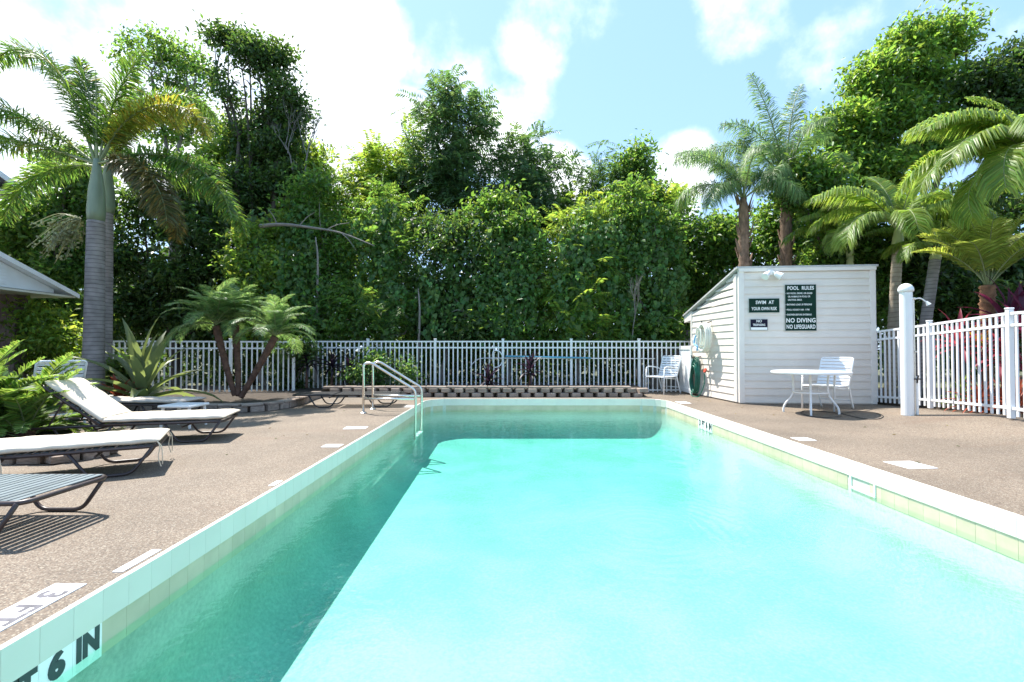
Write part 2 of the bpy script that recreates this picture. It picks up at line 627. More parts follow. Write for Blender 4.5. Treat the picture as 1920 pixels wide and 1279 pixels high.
class MB:
    def __init__(self):
        self.v, self.f, self.m = [], [], []
        self.cur = 0

    def add(self, vs, fs):
        n = len(self.v)
        self.v += [tuple(p) for p in vs]
        self.f += [tuple(n + i for i in f) for f in fs]
        self.m += [self.cur] * len(fs)
        return self

    def hexa(self, p):
        """eight corners: four below, four above, both anticlockwise"""
        return self.add(p, [(3, 2, 1, 0), (4, 5, 6, 7), (0, 1, 5, 4), (1, 2, 6, 5), (2, 3, 7, 6), (3, 0, 4, 7)])

    def box(self, c, s, M=None):
        x, y, z = s[0] / 2, s[1] / 2, s[2] / 2
        p = [Vector(q) for q in ((-x, -y, -z), (x, -y, -z), (x, y, -z), (-x, y, -z), (-x, -y, z), (x, -y, z), (x, y, z), (-x, y, z))]
        if M is not None:
            p = [M @ q for q in p]
        return self.hexa([q + Vector(c) for q in p])

    def tube(self, pts, r, n=8, cap=True, closed=False, flat=1.0):
        pts = [Vector(p) for p in pts]
        k = len(pts)
        rs = list(np.interp(np.linspace(0, 1, k), np.linspace(0, 1, len(r)), r)) if hasattr(r, '__len__') else [r] * k
        vs, fs = [], []
        up = None
        for i, p in enumerate(pts):
            if closed:
                t = (pts[(i + 1) % k] - pts[i - 1])
            else:
                t = pts[min(i + 1, k - 1)] - pts[max(i - 1, 0)]
            t = t.normalized() if t.length > 1e-9 else Vector((0, 0, 1))
            if up is None:
                up = Vector((0, 0, 1)) if abs(t.z) < .9 else Vector((1, 0, 0))
            a = t.cross(up)
            if a.length < 1e-4:
                a = t.orthogonal()
            a.normalize()
            b = a.cross(t).normalized()
            up = b
            for j in range(n):
                th = 2 * math.pi * j / n
                vs.append(p + a * (math.cos(th) * rs[i]) + b * (math.sin(th) * rs[i] * flat))
        for i in range(k if closed else k - 1):
            i2 = (i + 1) % k
            for j in range(n):
                j2 = (j + 1) % n
                fs.append((i * n + j, i * n + j2, i2 * n + j2, i2 * n + j))
        if cap and not closed:
            fs.append(tuple(range(n - 1, -1, -1)))
            fs.append(tuple((k - 1) * n + j for j in range(n)))
        return self.add(vs, fs)

    def lathe(self, prof, c=(0, 0, 0), n=20, cap=True):
        vs, fs = [], []
        c = Vector(c)
        for r, z in prof:
            for j in range(n):
                th = 2 * math.pi * j / n
                vs.append(c + Vector((r * math.cos(th), r * math.sin(th), z)))
        for i in range(len(prof) - 1):
            for j in range(n):
                j2 = (j + 1) % n
                fs.append((i * n + j, i * n + j2, (i + 1) * n + j2, (i + 1) * n + j))
        if cap:
            fs.append(tuple(range(n - 1, -1, -1)))
            fs.append(tuple((len(prof) - 1) * n + j for j in range(n)))
        return self.add(vs, fs)

    def mesh(self, name, mats, smooth=False, off=None, bevel=0):
        me = bpy.data.meshes.new(name)
        vs = self.v if off is None else [(x - off[0], y - off[1], z - off[2]) for x, y, z in self.v]
        me.from_pydata(vs, [], self.f)
        if isinstance(mats, str):
            mats = [mats]
        for m in mats:
            me.materials.append(MATS[m])
        if len(mats) > 1:
            me.polygons.foreach_set('material_index', self.m)
        if smooth:
            me.polygons.foreach_set('use_smooth', [True] * len(me.polygons))
        if bevel:
            import bmesh
            bm = bmesh.new()
            bm.from_mesh(me)
            bmesh.ops.bevel(bm, geom=list(bm.edges), offset=bevel, segments=1, affect='EDGES', clamp_overlap=True)
            bm.to_mesh(me)
            bm.free()
        me.update()
        return me

    def build(self, name, mats, parent=None, smooth=False, bevel=0, origin=None):
        """a world-coordinate mesh as an object (top-level: its origin at origin)"""
        off = OFF[parent.name] if parent is not None else Vector(origin or (0, 0, 0))
        o = bpy.data.objects.new(name, self.mesh(name, mats, smooth, off, bevel))
        COL.objects.link(o)
        OFF[o.name] = off
        if parent is not None:
            o.parent = parent
        else:
            o.location = off
        return o


def smooth_path(pts, n=8):
    """Catmull-Rom through pts"""
    pts = [Vector(p) for p in pts]
    q = [pts[0] * 2 - pts[1]] + pts + [pts[-1] * 2 - pts[-2]]
    out = []
    for i in range(1, len(q) - 2):
        for k in range(n):
            t = k / n
            a, b, c, d = q[i - 1], q[i], q[i + 1], q[i + 2]
            out.append(.5 * ((2 * b) + (c - a) * t + (2 * a - 5 * b + 4 * c - d) * t * t + (3 * b - a - 3 * c + d) * t ** 3))
    out.append(pts[-1])
    return out


def fillet(pts, r, n=5):
    """a polyline with rounded corners"""
    pts = [Vector(p) for p in pts]
    out = [pts[0]]
    for i in range(1, len(pts) - 1):
        a, b, c = pts[i - 1], pts[i], pts[i + 1]
        u, w = (a - b), (c - b)
        k = min(r, u.length * .45, w.length * .45)
        p, q = b + u.normalized() * k, b + w.normalized() * k
        for j in range(n + 1):
            t = j / n
            out.append(p * (1 - t) ** 2 + b * 2 * t * (1 - t) + q * t * t)
    out.append(pts[-1])
    return out


def raw_mesh(name, V, T, mat, mats=None, mi=None):
    """triangles straight from numpy arrays"""
    me = bpy.data.meshes.new(name)
    V = np.ascontiguousarray(V, dtype=np.float32)
    T = np.ascontiguousarray(T, dtype=np.int32)
    me.vertices.add(len(V))
    me.vertices.foreach_set('co', V.ravel())
    me.loops.add(T.size)
    me.loops.foreach_set('vertex_index', T.ravel())
    me.polygons.add(len(T))
    me.polygons.foreach_set('loop_start', np.arange(0, T.size, 3, dtype=np.int32))
    for m in (mats or [mat]):
        me.materials.append(MATS[m])
    if mi is not None:
        me.polygons.foreach_set('material_index', np.ascontiguousarray(mi, dtype=np.int32))
    me.update(calc_edges=True)
    return me


def unit(a):
    return a / np.maximum(np.linalg.norm(a, axis=-1, keepdims=True), 1e-9)


def leaves(pos, axis, nor, ln, wd, fold=.18, bend=.15):
    """folded diamond leaves: 4 points and 2 triangles each"""
    axis = unit(axis)
    side = unit(np.cross(axis, nor))
    nor = np.cross(side, axis)
    ln, wd = ln[:, None], wd[:, None]
    b = pos
    l = pos + axis * ln * .45 + side * wd * .5 + nor * wd * fold
    r = pos + axis * ln * .45 - side * wd * .5 + nor * wd * fold
    t = pos + axis * ln - nor * ln * bend
    n = len(pos)
    V = np.stack([b, l, t, r], 1).reshape(-1, 3)
    i = np.arange(n)[:, None] * 4
    T = np.concatenate([i + np.array([0, 2, 1]), i + np.array([0, 3, 2])], 1).reshape(-1, 3)
    return V, T


def heart_leaves(pos, axis, nor, ln, wd):
    """broad vine leaves: 6 points and 4 triangles each"""
    axis = unit(axis)
    side = unit(np.cross(axis, nor))
    nor = np.cross(side, axis)
    ln, wd = ln[:, None], wd[:, None]
    b = pos
    pts = [b, b + axis * ln * -.08 + side * wd * .38 + nor * wd * .10, b + axis * ln * .35 + side * wd * .5 + nor * wd * .12,
           b + axis * ln - nor * ln * .15, b + axis * ln * .35 - side * wd * .5 + nor * wd * .12, b + axis * ln * -.08 - side * wd * .38 + nor * wd * .10]
    V = np.stack(pts, 1).reshape(-1, 3)
    i = np.arange(len(pos))[:, None] * 6
    T = np.concatenate([i + np.array(q) for q in ([0, 2, 1], [0, 3, 2], [0, 4, 3], [0, 5, 4])], 1).reshape(-1, 3)
    return V, T


def text_mesh(name, s, size, mat, bold=0.0, align='CENTER', width=1.0, extr=.0012):
    cu = bpy.data.curves.new(name, 'FONT')
    cu.body = s
    cu.size = size
    cu.align_x = align
    cu.align_y = 'CENTER'
    cu.offset = bold
    cu.extrude = extr
    cu.resolution_u = 4
    cu.space_character = 1.06
    ob = bpy.data.objects.new(name, cu)
    COL.objects.link(ob)
    bpy.context.view_layer.update()
    me = bpy.data.meshes.new_from_object(ob.evaluated_get(bpy.context.evaluated_depsgraph_get()))
    bpy.data.objects.remove(ob)
    bpy.data.curves.remove(cu)
    me.name = name
    me.materials.clear()
    me.materials.append(MATS[mat])
    if width != 1.0:
        me.transform(Matrix.Diagonal((width, 1, 1, 1)))
    return me


# ================================================================== the pool
XL, XR, YN, YF, RC = -1.836, 3.283, 0.25, 10.57, .5     # inner line of the coping
ZW = -.247                                             # water level


def outline(off=0.0, step=None):
    """pool edge as (x, y) points from the near left corner round the far end to the near right one, moved outward by off"""
    pts = [(XL - off, YN - off), (XL - off, YF - RC)]
    for k in range(1, 9):
        a = math.pi - k * math.pi / 16
        pts.append((XL + RC + (RC + off) * math.cos(a), YF - RC + (RC + off) * math.sin(a)))
    pts.append((XR - RC, YF + off))
    for k in range(1, 9):
        a = math.pi / 2 - k * math.pi / 16
        pts.append((XR - RC + (RC + off) * math.cos(a), YF - RC + (RC + off) * math.sin(a)))
    pts.append((XR + off, YN - off))
    return pts


def floor_z(y):
    t = min(1, max(0, (y - 1.5) / 9.0))
    return -1.04 + .22 * t


CT = .03          # how deep the coping tiles are
REC = .009        # the tile band stands back behind the coping face
shell = MB()
prof = [(REC + .003, None, -.01)] + [(REC + .003 - .40 * (1 - math.cos(R(a))), .40 * (1 - math.sin(R(a))), 0) for a in range(0, 91, 9)]
vs, fs = [], []
for off_, up_, z_ in prof:
    for x, y in outline(off_):
        vs.append((x, y, z_ if up_ is None else floor_z(y) + up_))
npt = len(outline(0))
for q in range(len(prof) - 1):
    for i in range(npt):
        j = (i + 1) % npt
        fs.append((q * npt + i, (q + 1) * npt + i, (q + 1) * npt + j, q * npt + j))
b0_ = (len(prof) - 1) * npt
fs.append(tuple(b0_ + i for i in range(npt - 1, -1, -1)))
shell.add(vs, fs)
pool = shell.build('swimming_pool', 'pool_plaster', smooth=True)
tag(pool, 'long swimming pool with white coping tiles and beige waterline band', kind='structure')

RING = (1.0, 3.6, ZW)
water_mat()
wo = outline(REC + .02)
wb = MB()
k = len(wo)
wb.add([(x, y, ZW) for x, y in wo] + [(x, y, -1.25) for x, y in wo],
       [tuple(range(k - 1, -1, -1)), tuple(range(k, 2 * k))] + [(i, (i + 1) % k, k + (i + 1) % k, k + i) for i in range(k)])
water = wb.build('pool_water', 'water')
tag(water, 'clear turquoise water filling the swimming pool', kind='structure')


def along(poly, step, start=0.0):
    """(x, y, angle of travel, distance) at tile centres along a polyline"""
    out, s0, nxt = [], 0.0, start + step / 2
    for (x0, y0), (x1, y1) in zip(poly, poly[1:]):
        L = math.hypot(x1 - x0, y1 - y0)
        while nxt <= s0 + L + 1e-9:
            t = (nxt - s0) / L
            out.append((x0 + (x1 - x0) * t, y0 + (y1 - y0) * t, math.atan2(y1 - y0, x1 - x0), nxt))
            nxt += step
        s0 += L
    return out


TS = .1444
cop = MB().box((0, 0, 0), (TS - .0006, CT, .146)).mesh('coping_tile', 'white_tile', bevel=.0015)
bandm = MB().box((0, 0, 0), (TS - .0008, .02, .150)).mesh('band_tile', 'band_tile', bevel=.001)
bandw = MB().box((0, 0, 0), (TS - .0008, .02, .150)).mesh('marker_tile', 'marker_white', bevel=.001)
LETTERS = {11: '6', 12: 'IN', 10: 'FT', 9: '3'}
START = 1.60 - YN - 9 * TS
path_c = along(outline(0.0), TS, START - 10 * TS + 10 * TS)
tot = len(path_c)
n_left = int((YF - RC - YN) / TS)
for i, (x, y, a, s) in enumerate(path_c):
    nx, ny = -math.sin(a), math.cos(a)           # outward (left of travel)
    inst('coping_tile', cop, pool, (x + nx * CT / 2, y + ny * CT / 2, .004 - .073 + random.uniform(-.0008, .0008)), (0, 0, a))
    right_side = abs(x - XR) < .01
    bx, by = x + nx * (REC + .01), y + ny * (REC + .01)
    if right_side and 4.38 < y < 4.68:
        continue
    left_word = LETTERS.get(i) if abs(x - XL) < .01 else None
    right_word = None
    if right_side and 7.9 < y < 8.5:
        q = int((8.5 - y) / TS)
        right_word = ['3', 'FT', '6', 'IN'][q] if q < 4 else None
    if left_word or right_word:
        w = left_word or right_word
        mt = inst('marker_tile', bandw, pool, (bx - nx * .006, by - ny * .006, -.142 - .075), (0, 0, a))
        tm = text_mesh('lettering', w, .137, 'marker_ink', .008, width=.80 if len(w) > 1 else 1.0)
        ang = a if left_word else a
        lt = inst('lettering', tm, mt, (0, 0, 0), world=False)
        lt.rotation_euler = (R(90), 0, 0)
        lt.location = (0, -.0115, .019)
    else:
        inst('band_tile', bandm, pool, (bx, by, -.142 - .075), (0, 0, a))

# skimmer mouth in the right wall
sk = MB()
yc, hw = 4.53, .155
for (c, s) in (((XR + REC + .004, yc - hw, -.19), (.03, .02, .115)), ((XR + REC + .004, yc + hw, -.19), (.03, .02, .115)), ((XR + REC + .004, yc, -.252), (.03, 2 * hw + .02, .022))):
    sk.box(c, s)
skf = sk.build('skimmer_frame', 'white_vinyl', pool, bevel=.003)
th = MB()
a0, a1 = yc - hw + .01, yc + hw - .01
x0, x1, z0, z1 = XR + REC + .018, XR + REC + .26, -.245, -.146
th.add([(x0, a0, z0), (x0, a1, z0), (x1, a1, z0), (x1, a0, z0), (x0, a0, z1), (x0, a1, z1), (x1, a1, z1), (x1, a0, z1)],
       [(0, 1, 2, 3), (4, 7, 6, 5), (3, 2, 6, 7), (1, 5, 6, 2), (0, 3, 7, 4)])
th.build('skimmer_throat', 'band_tile', skf)

# ================================================================== ground, deck
gr = MB()
gr.add([(-400, -60, -.16), (400, -60, -.16), (400, 600, -.16), (-400, 600, -.16)], [(0, 1, 2, 3)])
# opening over the pool is under the deck, so the sheet is cut round it
gr = MB()
X = [-400, -2.2, 3.7, 400]
Y = [-60, 0.0, 10.9, 600]
for i in range(3):
    for j in range(3):
        if i == 1 and j == 1:
            continue
        gr.add([(X[i], Y[j], -.16), (X[i + 1], Y[j], -.16), (X[i + 1], Y[j + 1], -.16), (X[i], Y[j + 1], -.16)], [(0, 1, 2, 3)])
tag(gr.build('ground', 'ground'), kind='structure')


def deck_z(x, y):
    return .15 * min(1, max(0, (x - 5.2) / 1.5)) * min(1, max(0, (9.4 - y) / 2.5))


dk = MB()
od = outline(CT)
X0, X1, Y0, Y1 = -12.0, 9.2, -6.0, 12.9


def sheet(x0, x1, y0, y1, nx=1, ny=1):
    vs = [(x0 + (x1 - x0) * i / nx, y0 + (y1 - y0) * j / ny) for j in range(ny + 1) for i in range(nx + 1)]
    dk.add([(x, y, deck_z(x, y)) for x, y in vs], [(j * (nx + 1) + i, j * (nx + 1) + i + 1, (j + 1) * (nx + 1) + i + 1, (j + 1) * (nx + 1) + i) for j in range(ny) for i in range(nx)])


xl, xr, yn, yf = XL - CT, XR + CT, YN - CT, YF + CT
sheet(X0, xl, Y0, Y1)
sheet(xl, xr, Y0, yn)
sheet(xl, xr, yf, Y1)
sheet(xr, 5.2, Y0, Y1)
sheet(5.2, X1, Y0, Y1, 40, 60)
arc_l = [p for p in od if p[0] < XL + RC + 1e-6 and p[1] > YF - RC - 1e-6]
arc_r = [p for p in od if p[0] > XR - RC - 1e-6 and p[1] > YF - RC - 1e-6]
for arc, c in ((arc_l, (xl, yf)), (arc_r, (xr, yf))):
    for p, q in zip(arc, arc[1:]):
        dk.add([(c[0], c[1], 0), (p[0], p[1], 0), (q[0], q[1], 0)], [(0, 2, 1)])
dk.add([(X0, Y0, 0), (X1, Y0, 0), (X1, Y1, 0), (X0, Y1, 0), (X0, Y0, -.16), (X1, Y0, -.16), (X1, Y1, -.16), (X0, Y1, -.16)],
       [(0, 4, 5, 1), (1, 5, 6, 2), (2, 6, 7, 3), (3, 7, 4, 0)])
deck = dk.build('pool_deck', 'aggregate')
tag(deck, 'brown exposed aggregate deck round the pool', kind='structure')

# white squares let into the deck and the depth marker
mk = MB().box((0, 0, 0), (1, 1, .006)).mesh('deck_tile', 'marker_white', bevel=.0)
for (x, y, sx, sy, rz) in ((-2.16, 6.66, .30, .20, .1), (-2.02, 5.42, .20, .16, 0), (3.73, 4.52, .28, .28, .08), (3.52, 5.82, .20, .20, 0), (3.50, 9.85, .22, .35, 0), (-1.96, 9.2, .16, .3, 0), (-1.915, 2.48, .05, .26, 0), (-1.91, 3.9, .05, .14, 0), (-1.91, 1.62, .06, .3, 0)):
    inst('deck_tile', mk, deck, (x, y, .001), (0, 0, rz), (sx, sy, 1))
dm = inst('depth_marker', mk, deck, (-2.03, 1.83, .002), (0, 0, 0), (.145, .80, 1))
dl = MB()
for w, y in (('3', 2.13), ('FT', 1.97), ('6', 1.79), ('IN', 1.63)):
    tm = text_mesh('lettering', w, .15, 'deck_ink', .004, extr=.0004)
    lt = inst('lettering', tm, deck, (-2.03, y, .0055), (0, 0, R(-90)))

# ================================================================== planting beds and block edging
blk = MB()
w, dpt, h = .26, .20, .098
blk.hexa([(-w * .36, -dpt, 0), (w * .36, -dpt, 0), (w / 2, 0, 0), (-w / 2, 0, 0), (-w * .36, -dpt, h), (w * .36, -dpt, h), (w / 2, 0, h), (-w / 2, 0, h)])
block_me = blk.mesh('block', 'block', bevel=.012)
blk2 = MB()
blk2.hexa([(-.5, -.5, 0), (.5, -.5, 0), (.5, .5, 0), (-.5, .5, 0), (-.5, -.5, 1), (.5, -.5, 1), (.5, .5, 1), (-.5, .5, 1)])
stone_me = blk2.mesh('block', 'block', bevel=.07)


def soil_bed(name, poly, z0, z1, label):
    b = MB()
    n = len(poly)
    b.add([(x, y, z0) for x, y in poly] + [(x, y, z1) for x, y in poly], [tuple(range(n, 2 * n))] + [(i, (i + 1) % n, n + (i + 1) % n, n + i) for i in range(n)])
    return tag(b.build(name, 'soil'), label, kind='structure')


# straight two-course wall at the far end
wall = empty('retaining_wall', (0, 11.0, 0), 'low two course block wall edging the bed behind the pool', 'garden wall')
x0, x1 = -4.35, 3.02
n = int((x1 - x0) / .275)
for c in range(2):
    for i in range(n):
        x = x0 + (i + .5 + .5 * c) * (x1 - x0) / n
        if x > x1 + .1:
            continue
        inst('block', block_me, wall, (x + random.uniform(-.012, .012), 11.13 + c * .012 + random.uniform(-.008, .008), c * .101), (random.uniform(-.02, .02), random.uniform(-.02, .02), random.uniform(-.05, .05)), (1, 1, 1))
capb = MB().box((0, 0, 0), (.46, .17, .045)).mesh('cap_stone', 'block', bevel=.01)
for i in range(int((x1 - x0) / .47)):
    inst('cap_stone', capb, wall, (x0 + .26 + i * .47, 11.06, .224 + random.uniform(-.004, .004)), (random.uniform(-.015, .015), random.uniform(-.02, .02), random.uniform(-.04, .04)))
soil_bed('back_bed', [(-4.4, 11.12), (3.05, 11.12), (3.3, 13.2), (-4.8, 13.2)], -.15, .17, 'dark soil bed behind the block wall')

# curved edging of the left bed
edge = empty('bed_edging', (-4.8, 8.5, 0), 'curved block edging round the bed with the three stemmed palm', 'garden wall')
pts = smooth_path([(-7.4, 8.35, 0), (-6.1, 8.38, 0), (-5.2, 8.3, 0), (-4.55, 8.36, 0), (-4.25, 8.8, 0), (-4.22, 9.5, 0), (-4.35, 10.3, 0), (-4.4, 10.95, 0)], 10)
poly = [(p.x, p.y) for p in pts]
for c in range(1):
    for (x, y, a, s) in along(poly, .235, .03 + c * .1):
        inst('block', stone_me, edge, (x, y, c * .09), (random.uniform(-.03, .03), random.uniform(-.03, .03), a + random.uniform(-.06, .06)), (.222, .2, .105 + random.uniform(-.008, .008)))
for (x, y, a, s) in along(poly, .34, .0):
    inst('cap_stone', capb, edge, (x, y + .01, .128 + random.uniform(-.003, .003)), (random.uniform(-.02, .02), random.uniform(-.02, .02), a + random.uniform(-.03, .03)), (.73, 1.25, 1))
soil_bed('left_bed', [(p[0] - (.05 if p[0] > -4.5 else 0), p[1] + .06) for p in poly] + [(-4.45, 13.2), (-11.8, 13.2), (-11.8, 8.42)], -.15, .10, 'dark soil bed with palms left of the pool')

# planter at the left with the cycad
pl = empty('planter_edging', (-4.6, 4.6, 0), 'rough stone edging of the planter beside the cushioned loungers', 'garden wall')
poly = [(-8.2, 4.62), (-4.35, 4.62), (-4.15, 4.95), (-4.6, 5.25)]
for c in range(2):
    for (x, y, a, s) in along(poly, .235, c * .1):
        inst('block', stone_me, pl, (x, y, c * .075), (random.uniform(-.05, .05), random.uniform(-.05, .05), a + random.uniform(-.1, .1)), (.215, .19, .072))
soil_bed('cycad_bed', [(-9, 4.66), (-4.4, 4.66), (-4.25, 4.95), (-5.0, 5.5), (-5.6, 6.1), (-9, 6.4)], -.05, .10, 'dark soil of the planter with the leafy cycad')

# garden behind the right fence
gb = MB()
gp = [(6.95, 3.0), (7.0, 6.4), (7.25, 8.1), (7.3, 9.6), (7.4, 13.0), (14, 13), (14, 3.0)]
n = len(gp)
gb.add([(x, y, -.1) for x, y in gp] + [(x, y, deck_z(x, y) + .06) for x, y in gp], [tuple(range(2 * n - 1, n - 1, -1))] + [(i, n + i, n + (i + 1) % n, (i + 1) % n) for i in range(n)])
tag(gb.build('right_bed', 'soil'), 'dark soil bed behind the right fence', kind='structure')


# ================================================================== fences
def fence(name, label, posts, H, z_of, per=14, top_gap=.175, picket_w=.030, bottom=.14):
    """aluminium picket fence through the given post positions (x, y)"""
    root = empty(name, (posts[0][0], posts[0][1], 0), label, 'fence')
    pm = MB().box((0, 0, 0), (.062, .062, 1)).mesh('post', 'white_paint', bevel=.003)
    cm_ = MB().box((0, 0, 0), (.075, .075, .022)).mesh('post_cap', 'white_paint', bevel=.006)
    km = MB().box((0, 0, 0), (picket_w, .018, 1)).mesh('picket', 'white_paint')
    for (x, y) in posts:
        z = z_of(x, y)
        h = H + .035
        p = inst('post', pm, root, (x, y, z + h / 2), (0, 0, math.atan2(posts[-1][1] - posts[0][1], posts[-1][0] - posts[0][0])), (1, 1, h))
        cp = inst('post_cap', cm_, p, world=False)
        cp.location = (0, 0, .5 + .008)
        cp.scale = (1, 1, 1 / h)
    for (xa, ya), (xb, yb) in zip(posts, posts[1:]):
        L = math.hypot(xb - xa, yb - ya)
        a = math.atan2(yb - ya, xb - xa)
        za, zb = z_of(xa, ya), z_of(xb, yb)
        tilt = math.atan2(zb - za, L)
        for hz in (H - .018, H - top_gap, bottom):
            rm = MB().box((0, 0, 0), (L - .062, .030, .036)).mesh('rail', 'white_paint')
            inst('rail', rm, root, ((xa + xb) / 2, (ya + yb) / 2, (za + zb) / 2 + hz), (0, -tilt, a))
        m = max(2, int(round(per * L / 1.76)))
        for i in range(1, m + 1):
            t = i / (m + 1)
            z = za + (zb - za) * t
            hp = H - .03 - .035
            inst('picket', km, root, (xa + (xb - xa) * t, ya + (yb - ya) * t, z + .035 + hp / 2), (0, 0, a), (1, 1, hp))
    return root


YB = 12.35
xs = [(px - 960) / F * YB for px in (690, 816, 943, 1071, 1198)]
fence('back_fence', 'long white picket fence across the far end of the pool', [((563 - 960) / F * YB, YB)] + [(x, YB) for x in xs] + [(xs[-1] + 1.76, YB)], 1.40, lambda x, y: -.09)
fl = [(-5.25, 11.55), (-6.62, 11.3), (-8.35, 11.0), (-10.05, 10.7), (-11.75, 10.4)]
fence('left_fence', 'white picket fence behind the palms and beds left of the pool', fl, 1.36, lambda x, y: -.07)
PR = [Vector((1636 - 960, 0, 0))]
fr = [(7.13, 9.50), (7.03, 8.08), (6.66, 6.42), (6.30, 4.75)]
fence('right_fence', 'white picket fence with garden plants right behind it', fr, 1.42, lambda x, y: deck_z(x, y) + .02, per=14, picket_w=.034)


# ================================================================== shed
A = Vector((4.56, 9.62, 0))
B = Vector((7.09, 9.37, 0))
C = Vector((4.40, 11.75, 0))
D = Vector((6.98, 11.55, 0))
ZT = 2.70
shed = empty('pool_shed', A, 'cream siding shed with a sloping roof and signs on its front', 'shed')
core = MB()
ins = .03


def lerp(a, b, t):
    return a + (b - a) * t


def wall_top(t):
    """height of the side wall at t from the front to the back"""
    return lerp(2.70, 2.02, t)


ux, uy = (B - A).normalized(), (C - A).normalized()
a_, b_, c_, d_ = A + ux * ins + uy * ins, B - ux * ins + uy * ins, C + ux * ins - uy * ins, D - ux * ins - uy * ins
core.hexa([a_, b_, d_, c_, a_ + Vector((0, 0, ZT - .05)), b_ + Vector((0, 0, ZT - .05)), d_ + Vector((0, 0, 1.97)), c_ + Vector((0, 0, 1.97))])
core.build('wall_core', 'siding', shed)
BH = .1445


def board(name, p, q, z0, z1, zl=None, out=Vector((0, -1, 0)), parent=None, top_cut=None):
    """one clapboard from p to q: its lower edge stands proud"""
    m = MB()
    h1p = z1 if top_cut is None else top_cut[0]
    h1q = z1 if top_cut is None else top_cut[1]
    o0, o1 = out * .020, out * .004
    lip = out * .004
    m.add([p + o0 + Vector((0, 0, z0)), q + o0 + Vector((0, 0, z0)), q + o1 + Vector((0, 0, h1q)), p + o1 + Vector((0, 0, h1p)),
           p + lip + Vector((0, 0, z0 + .004)), q + lip + Vector((0, 0, z0 + .004))],
          [(0, 1, 2, 3), (4, 5, 1, 0)])
    return m.build(name, 'siding', parent or shed)


nf = Vector((ux.y, -ux.x, 0))
ns = Vector((-uy.y, uy.x, 0))
z = .03
while z < ZT - .06:
    board('siding_board', A + ux * .075, B - ux * .075, z, min(z + BH, ZT - .055), out=nf)
    z += BH
z = .03
while z < 2.66:
    # each side board ends where the sloping roof cuts it
    z1 = z + BH
    tmax = min(1.0, (2.70 - .06 - z) / .68)
    p, q = A + uy * .075, A + (C - A) * tmax * .985
    if (q - p).length > .1:
        hp = min(z1, wall_top(0) - .05)
        hq = min(z1, wall_top(tmax) - .02)
        if hq < z + .002:
            hq = z + .002
        board('siding_board', q, p, z, z1, out=ns, top_cut=(hq, hp))
    z += BH
tm_ = MB()
for p, d1, d2 in ((A, nf, ns), (B, nf, None), (C, None, ns)):
    pass
cw = .075
tb = MB().box((0, 0, 0), (1, 1, 1))
for (c, sx, sy, h) in ((A + ux * cw / 2 + nf * .0, cw + .03, .07, ZT - .02), (B - ux * cw / 2, cw + .03, .07, ZT - .02)):
    m = MB()
    m.box((c.x, c.y + .01, h / 2 + .02), (sx, sy, h), Matrix.Rotation(math.atan2(ux.y, ux.x), 3, 'Z'))
    m.build('corner_trim', 'siding_trim', shed, bevel=.004)
m = MB()
c = A + uy * .10
m.box((c.x - .006, c.y + .012, ZT / 2 - .03), (.05, .10, ZT - .12), None)
m.build('corner_trim', 'siding_trim', shed)
m = MB()
m.box((C.x, C.y - .03, 1.0), (.055, .06, 1.94))
m.build('corner_trim', 'siding_trim', shed)
# roof: sloping slab with fascia and a boxed eave at the back left
rf = MB()
ov = .05
f0, f1 = A - ux * .06 + nf * ov, B + ux * .05 + nf * ov
k0, k1 = C - ux * .06 + uy * .36, D + ux * .05 + uy * .36
zf, zb = ZT + .012, ZT - .68 * (1 + .36 / 2.1) + .02
up = Vector((0, 0, .035))
rf.hexa([f0 + Vector((0, 0, zf)), f1 + Vector((0, 0, zf)), k1 + Vector((0, 0, zb)), k0 + Vector((0, 0, zb)),
         f0 + Vector((0, 0, zf)) + up, f1 + Vector((0, 0, zf)) + up, k1 + Vector((0, 0, zb)) + up, k0 + Vector((0, 0, zb)) + up])
roof = rf.build('roof', 'roof_edge', shed)
m = MB()
m.box(((A.x + B.x) / 2 + nf.x * .02, (A.y + B.y) / 2 + nf.y * .02, ZT - .024), ((B - A).length + .03, .05, .068), Matrix.Rotation(math.atan2(ux.y, ux.x), 3, 'Z'))
m.build('fascia', 'siding_trim', shed)
ev = MB()
e0, e1 = C - ux * .03 - uy * .02, C - ux * .03 + uy * .345
ev.hexa([e0 + Vector((0, 0, 1.80)), e0 + ux * 2.6 + Vector((0, 0, 1.80)), e1 + ux * 2.6 + Vector((0, 0, 1.76)), e1 + Vector((0, 0, 1.76)),
         e0 + Vector((0, 0, 2.02)), e0 + ux * 2.6 + Vector((0, 0, 2.02)), e1 + ux * 2.6 + Vector((0, 0, 1.905)), e1 + Vector((0, 0, 1.905))])
ev.build('eave_box', 'siding_trim', shed)
for z_, y_, r_ in ((.60, .52, 0),):
    pass
# tap on the side wall
tp = empty('wall_tap', A + uy * 1.25 + ns * .02 + Vector((0, 0, .6)), 'red handled tap on the sunny side wall of the shed', 'tap')
pt = P(1324, 695, 10.9)
bpos = A + uy * 1.28
tb_ = MB()
tb_.tube([bpos + Vector((0, 0, .60)), bpos + ns * .07 + Vector((0, 0, .60)), bpos + ns * .10 + Vector((0, 0, .56))], .014, 8)
tb_.build('spout', 'pipe_rust', tp)
wh = MB()
wh.tube([bpos + ns * .075 + Vector((0, 0, .61)), bpos + ns * .10 + Vector((0, 0, .62))], .052, 10)
wh.build('handle', 'valve_red', tp)


def on_front(px, py, out=.03):
    """point on the shed's front wall behind a pixel"""
    d = ray(px, py)
    n_ = nf
    o = Vector((0, 0, CAM_H))
    t = ((A + n_ * out) - o).dot(n_) / d.dot(n_)
    return o + d * t


face_rot = math.atan2(ux.y, ux.x)


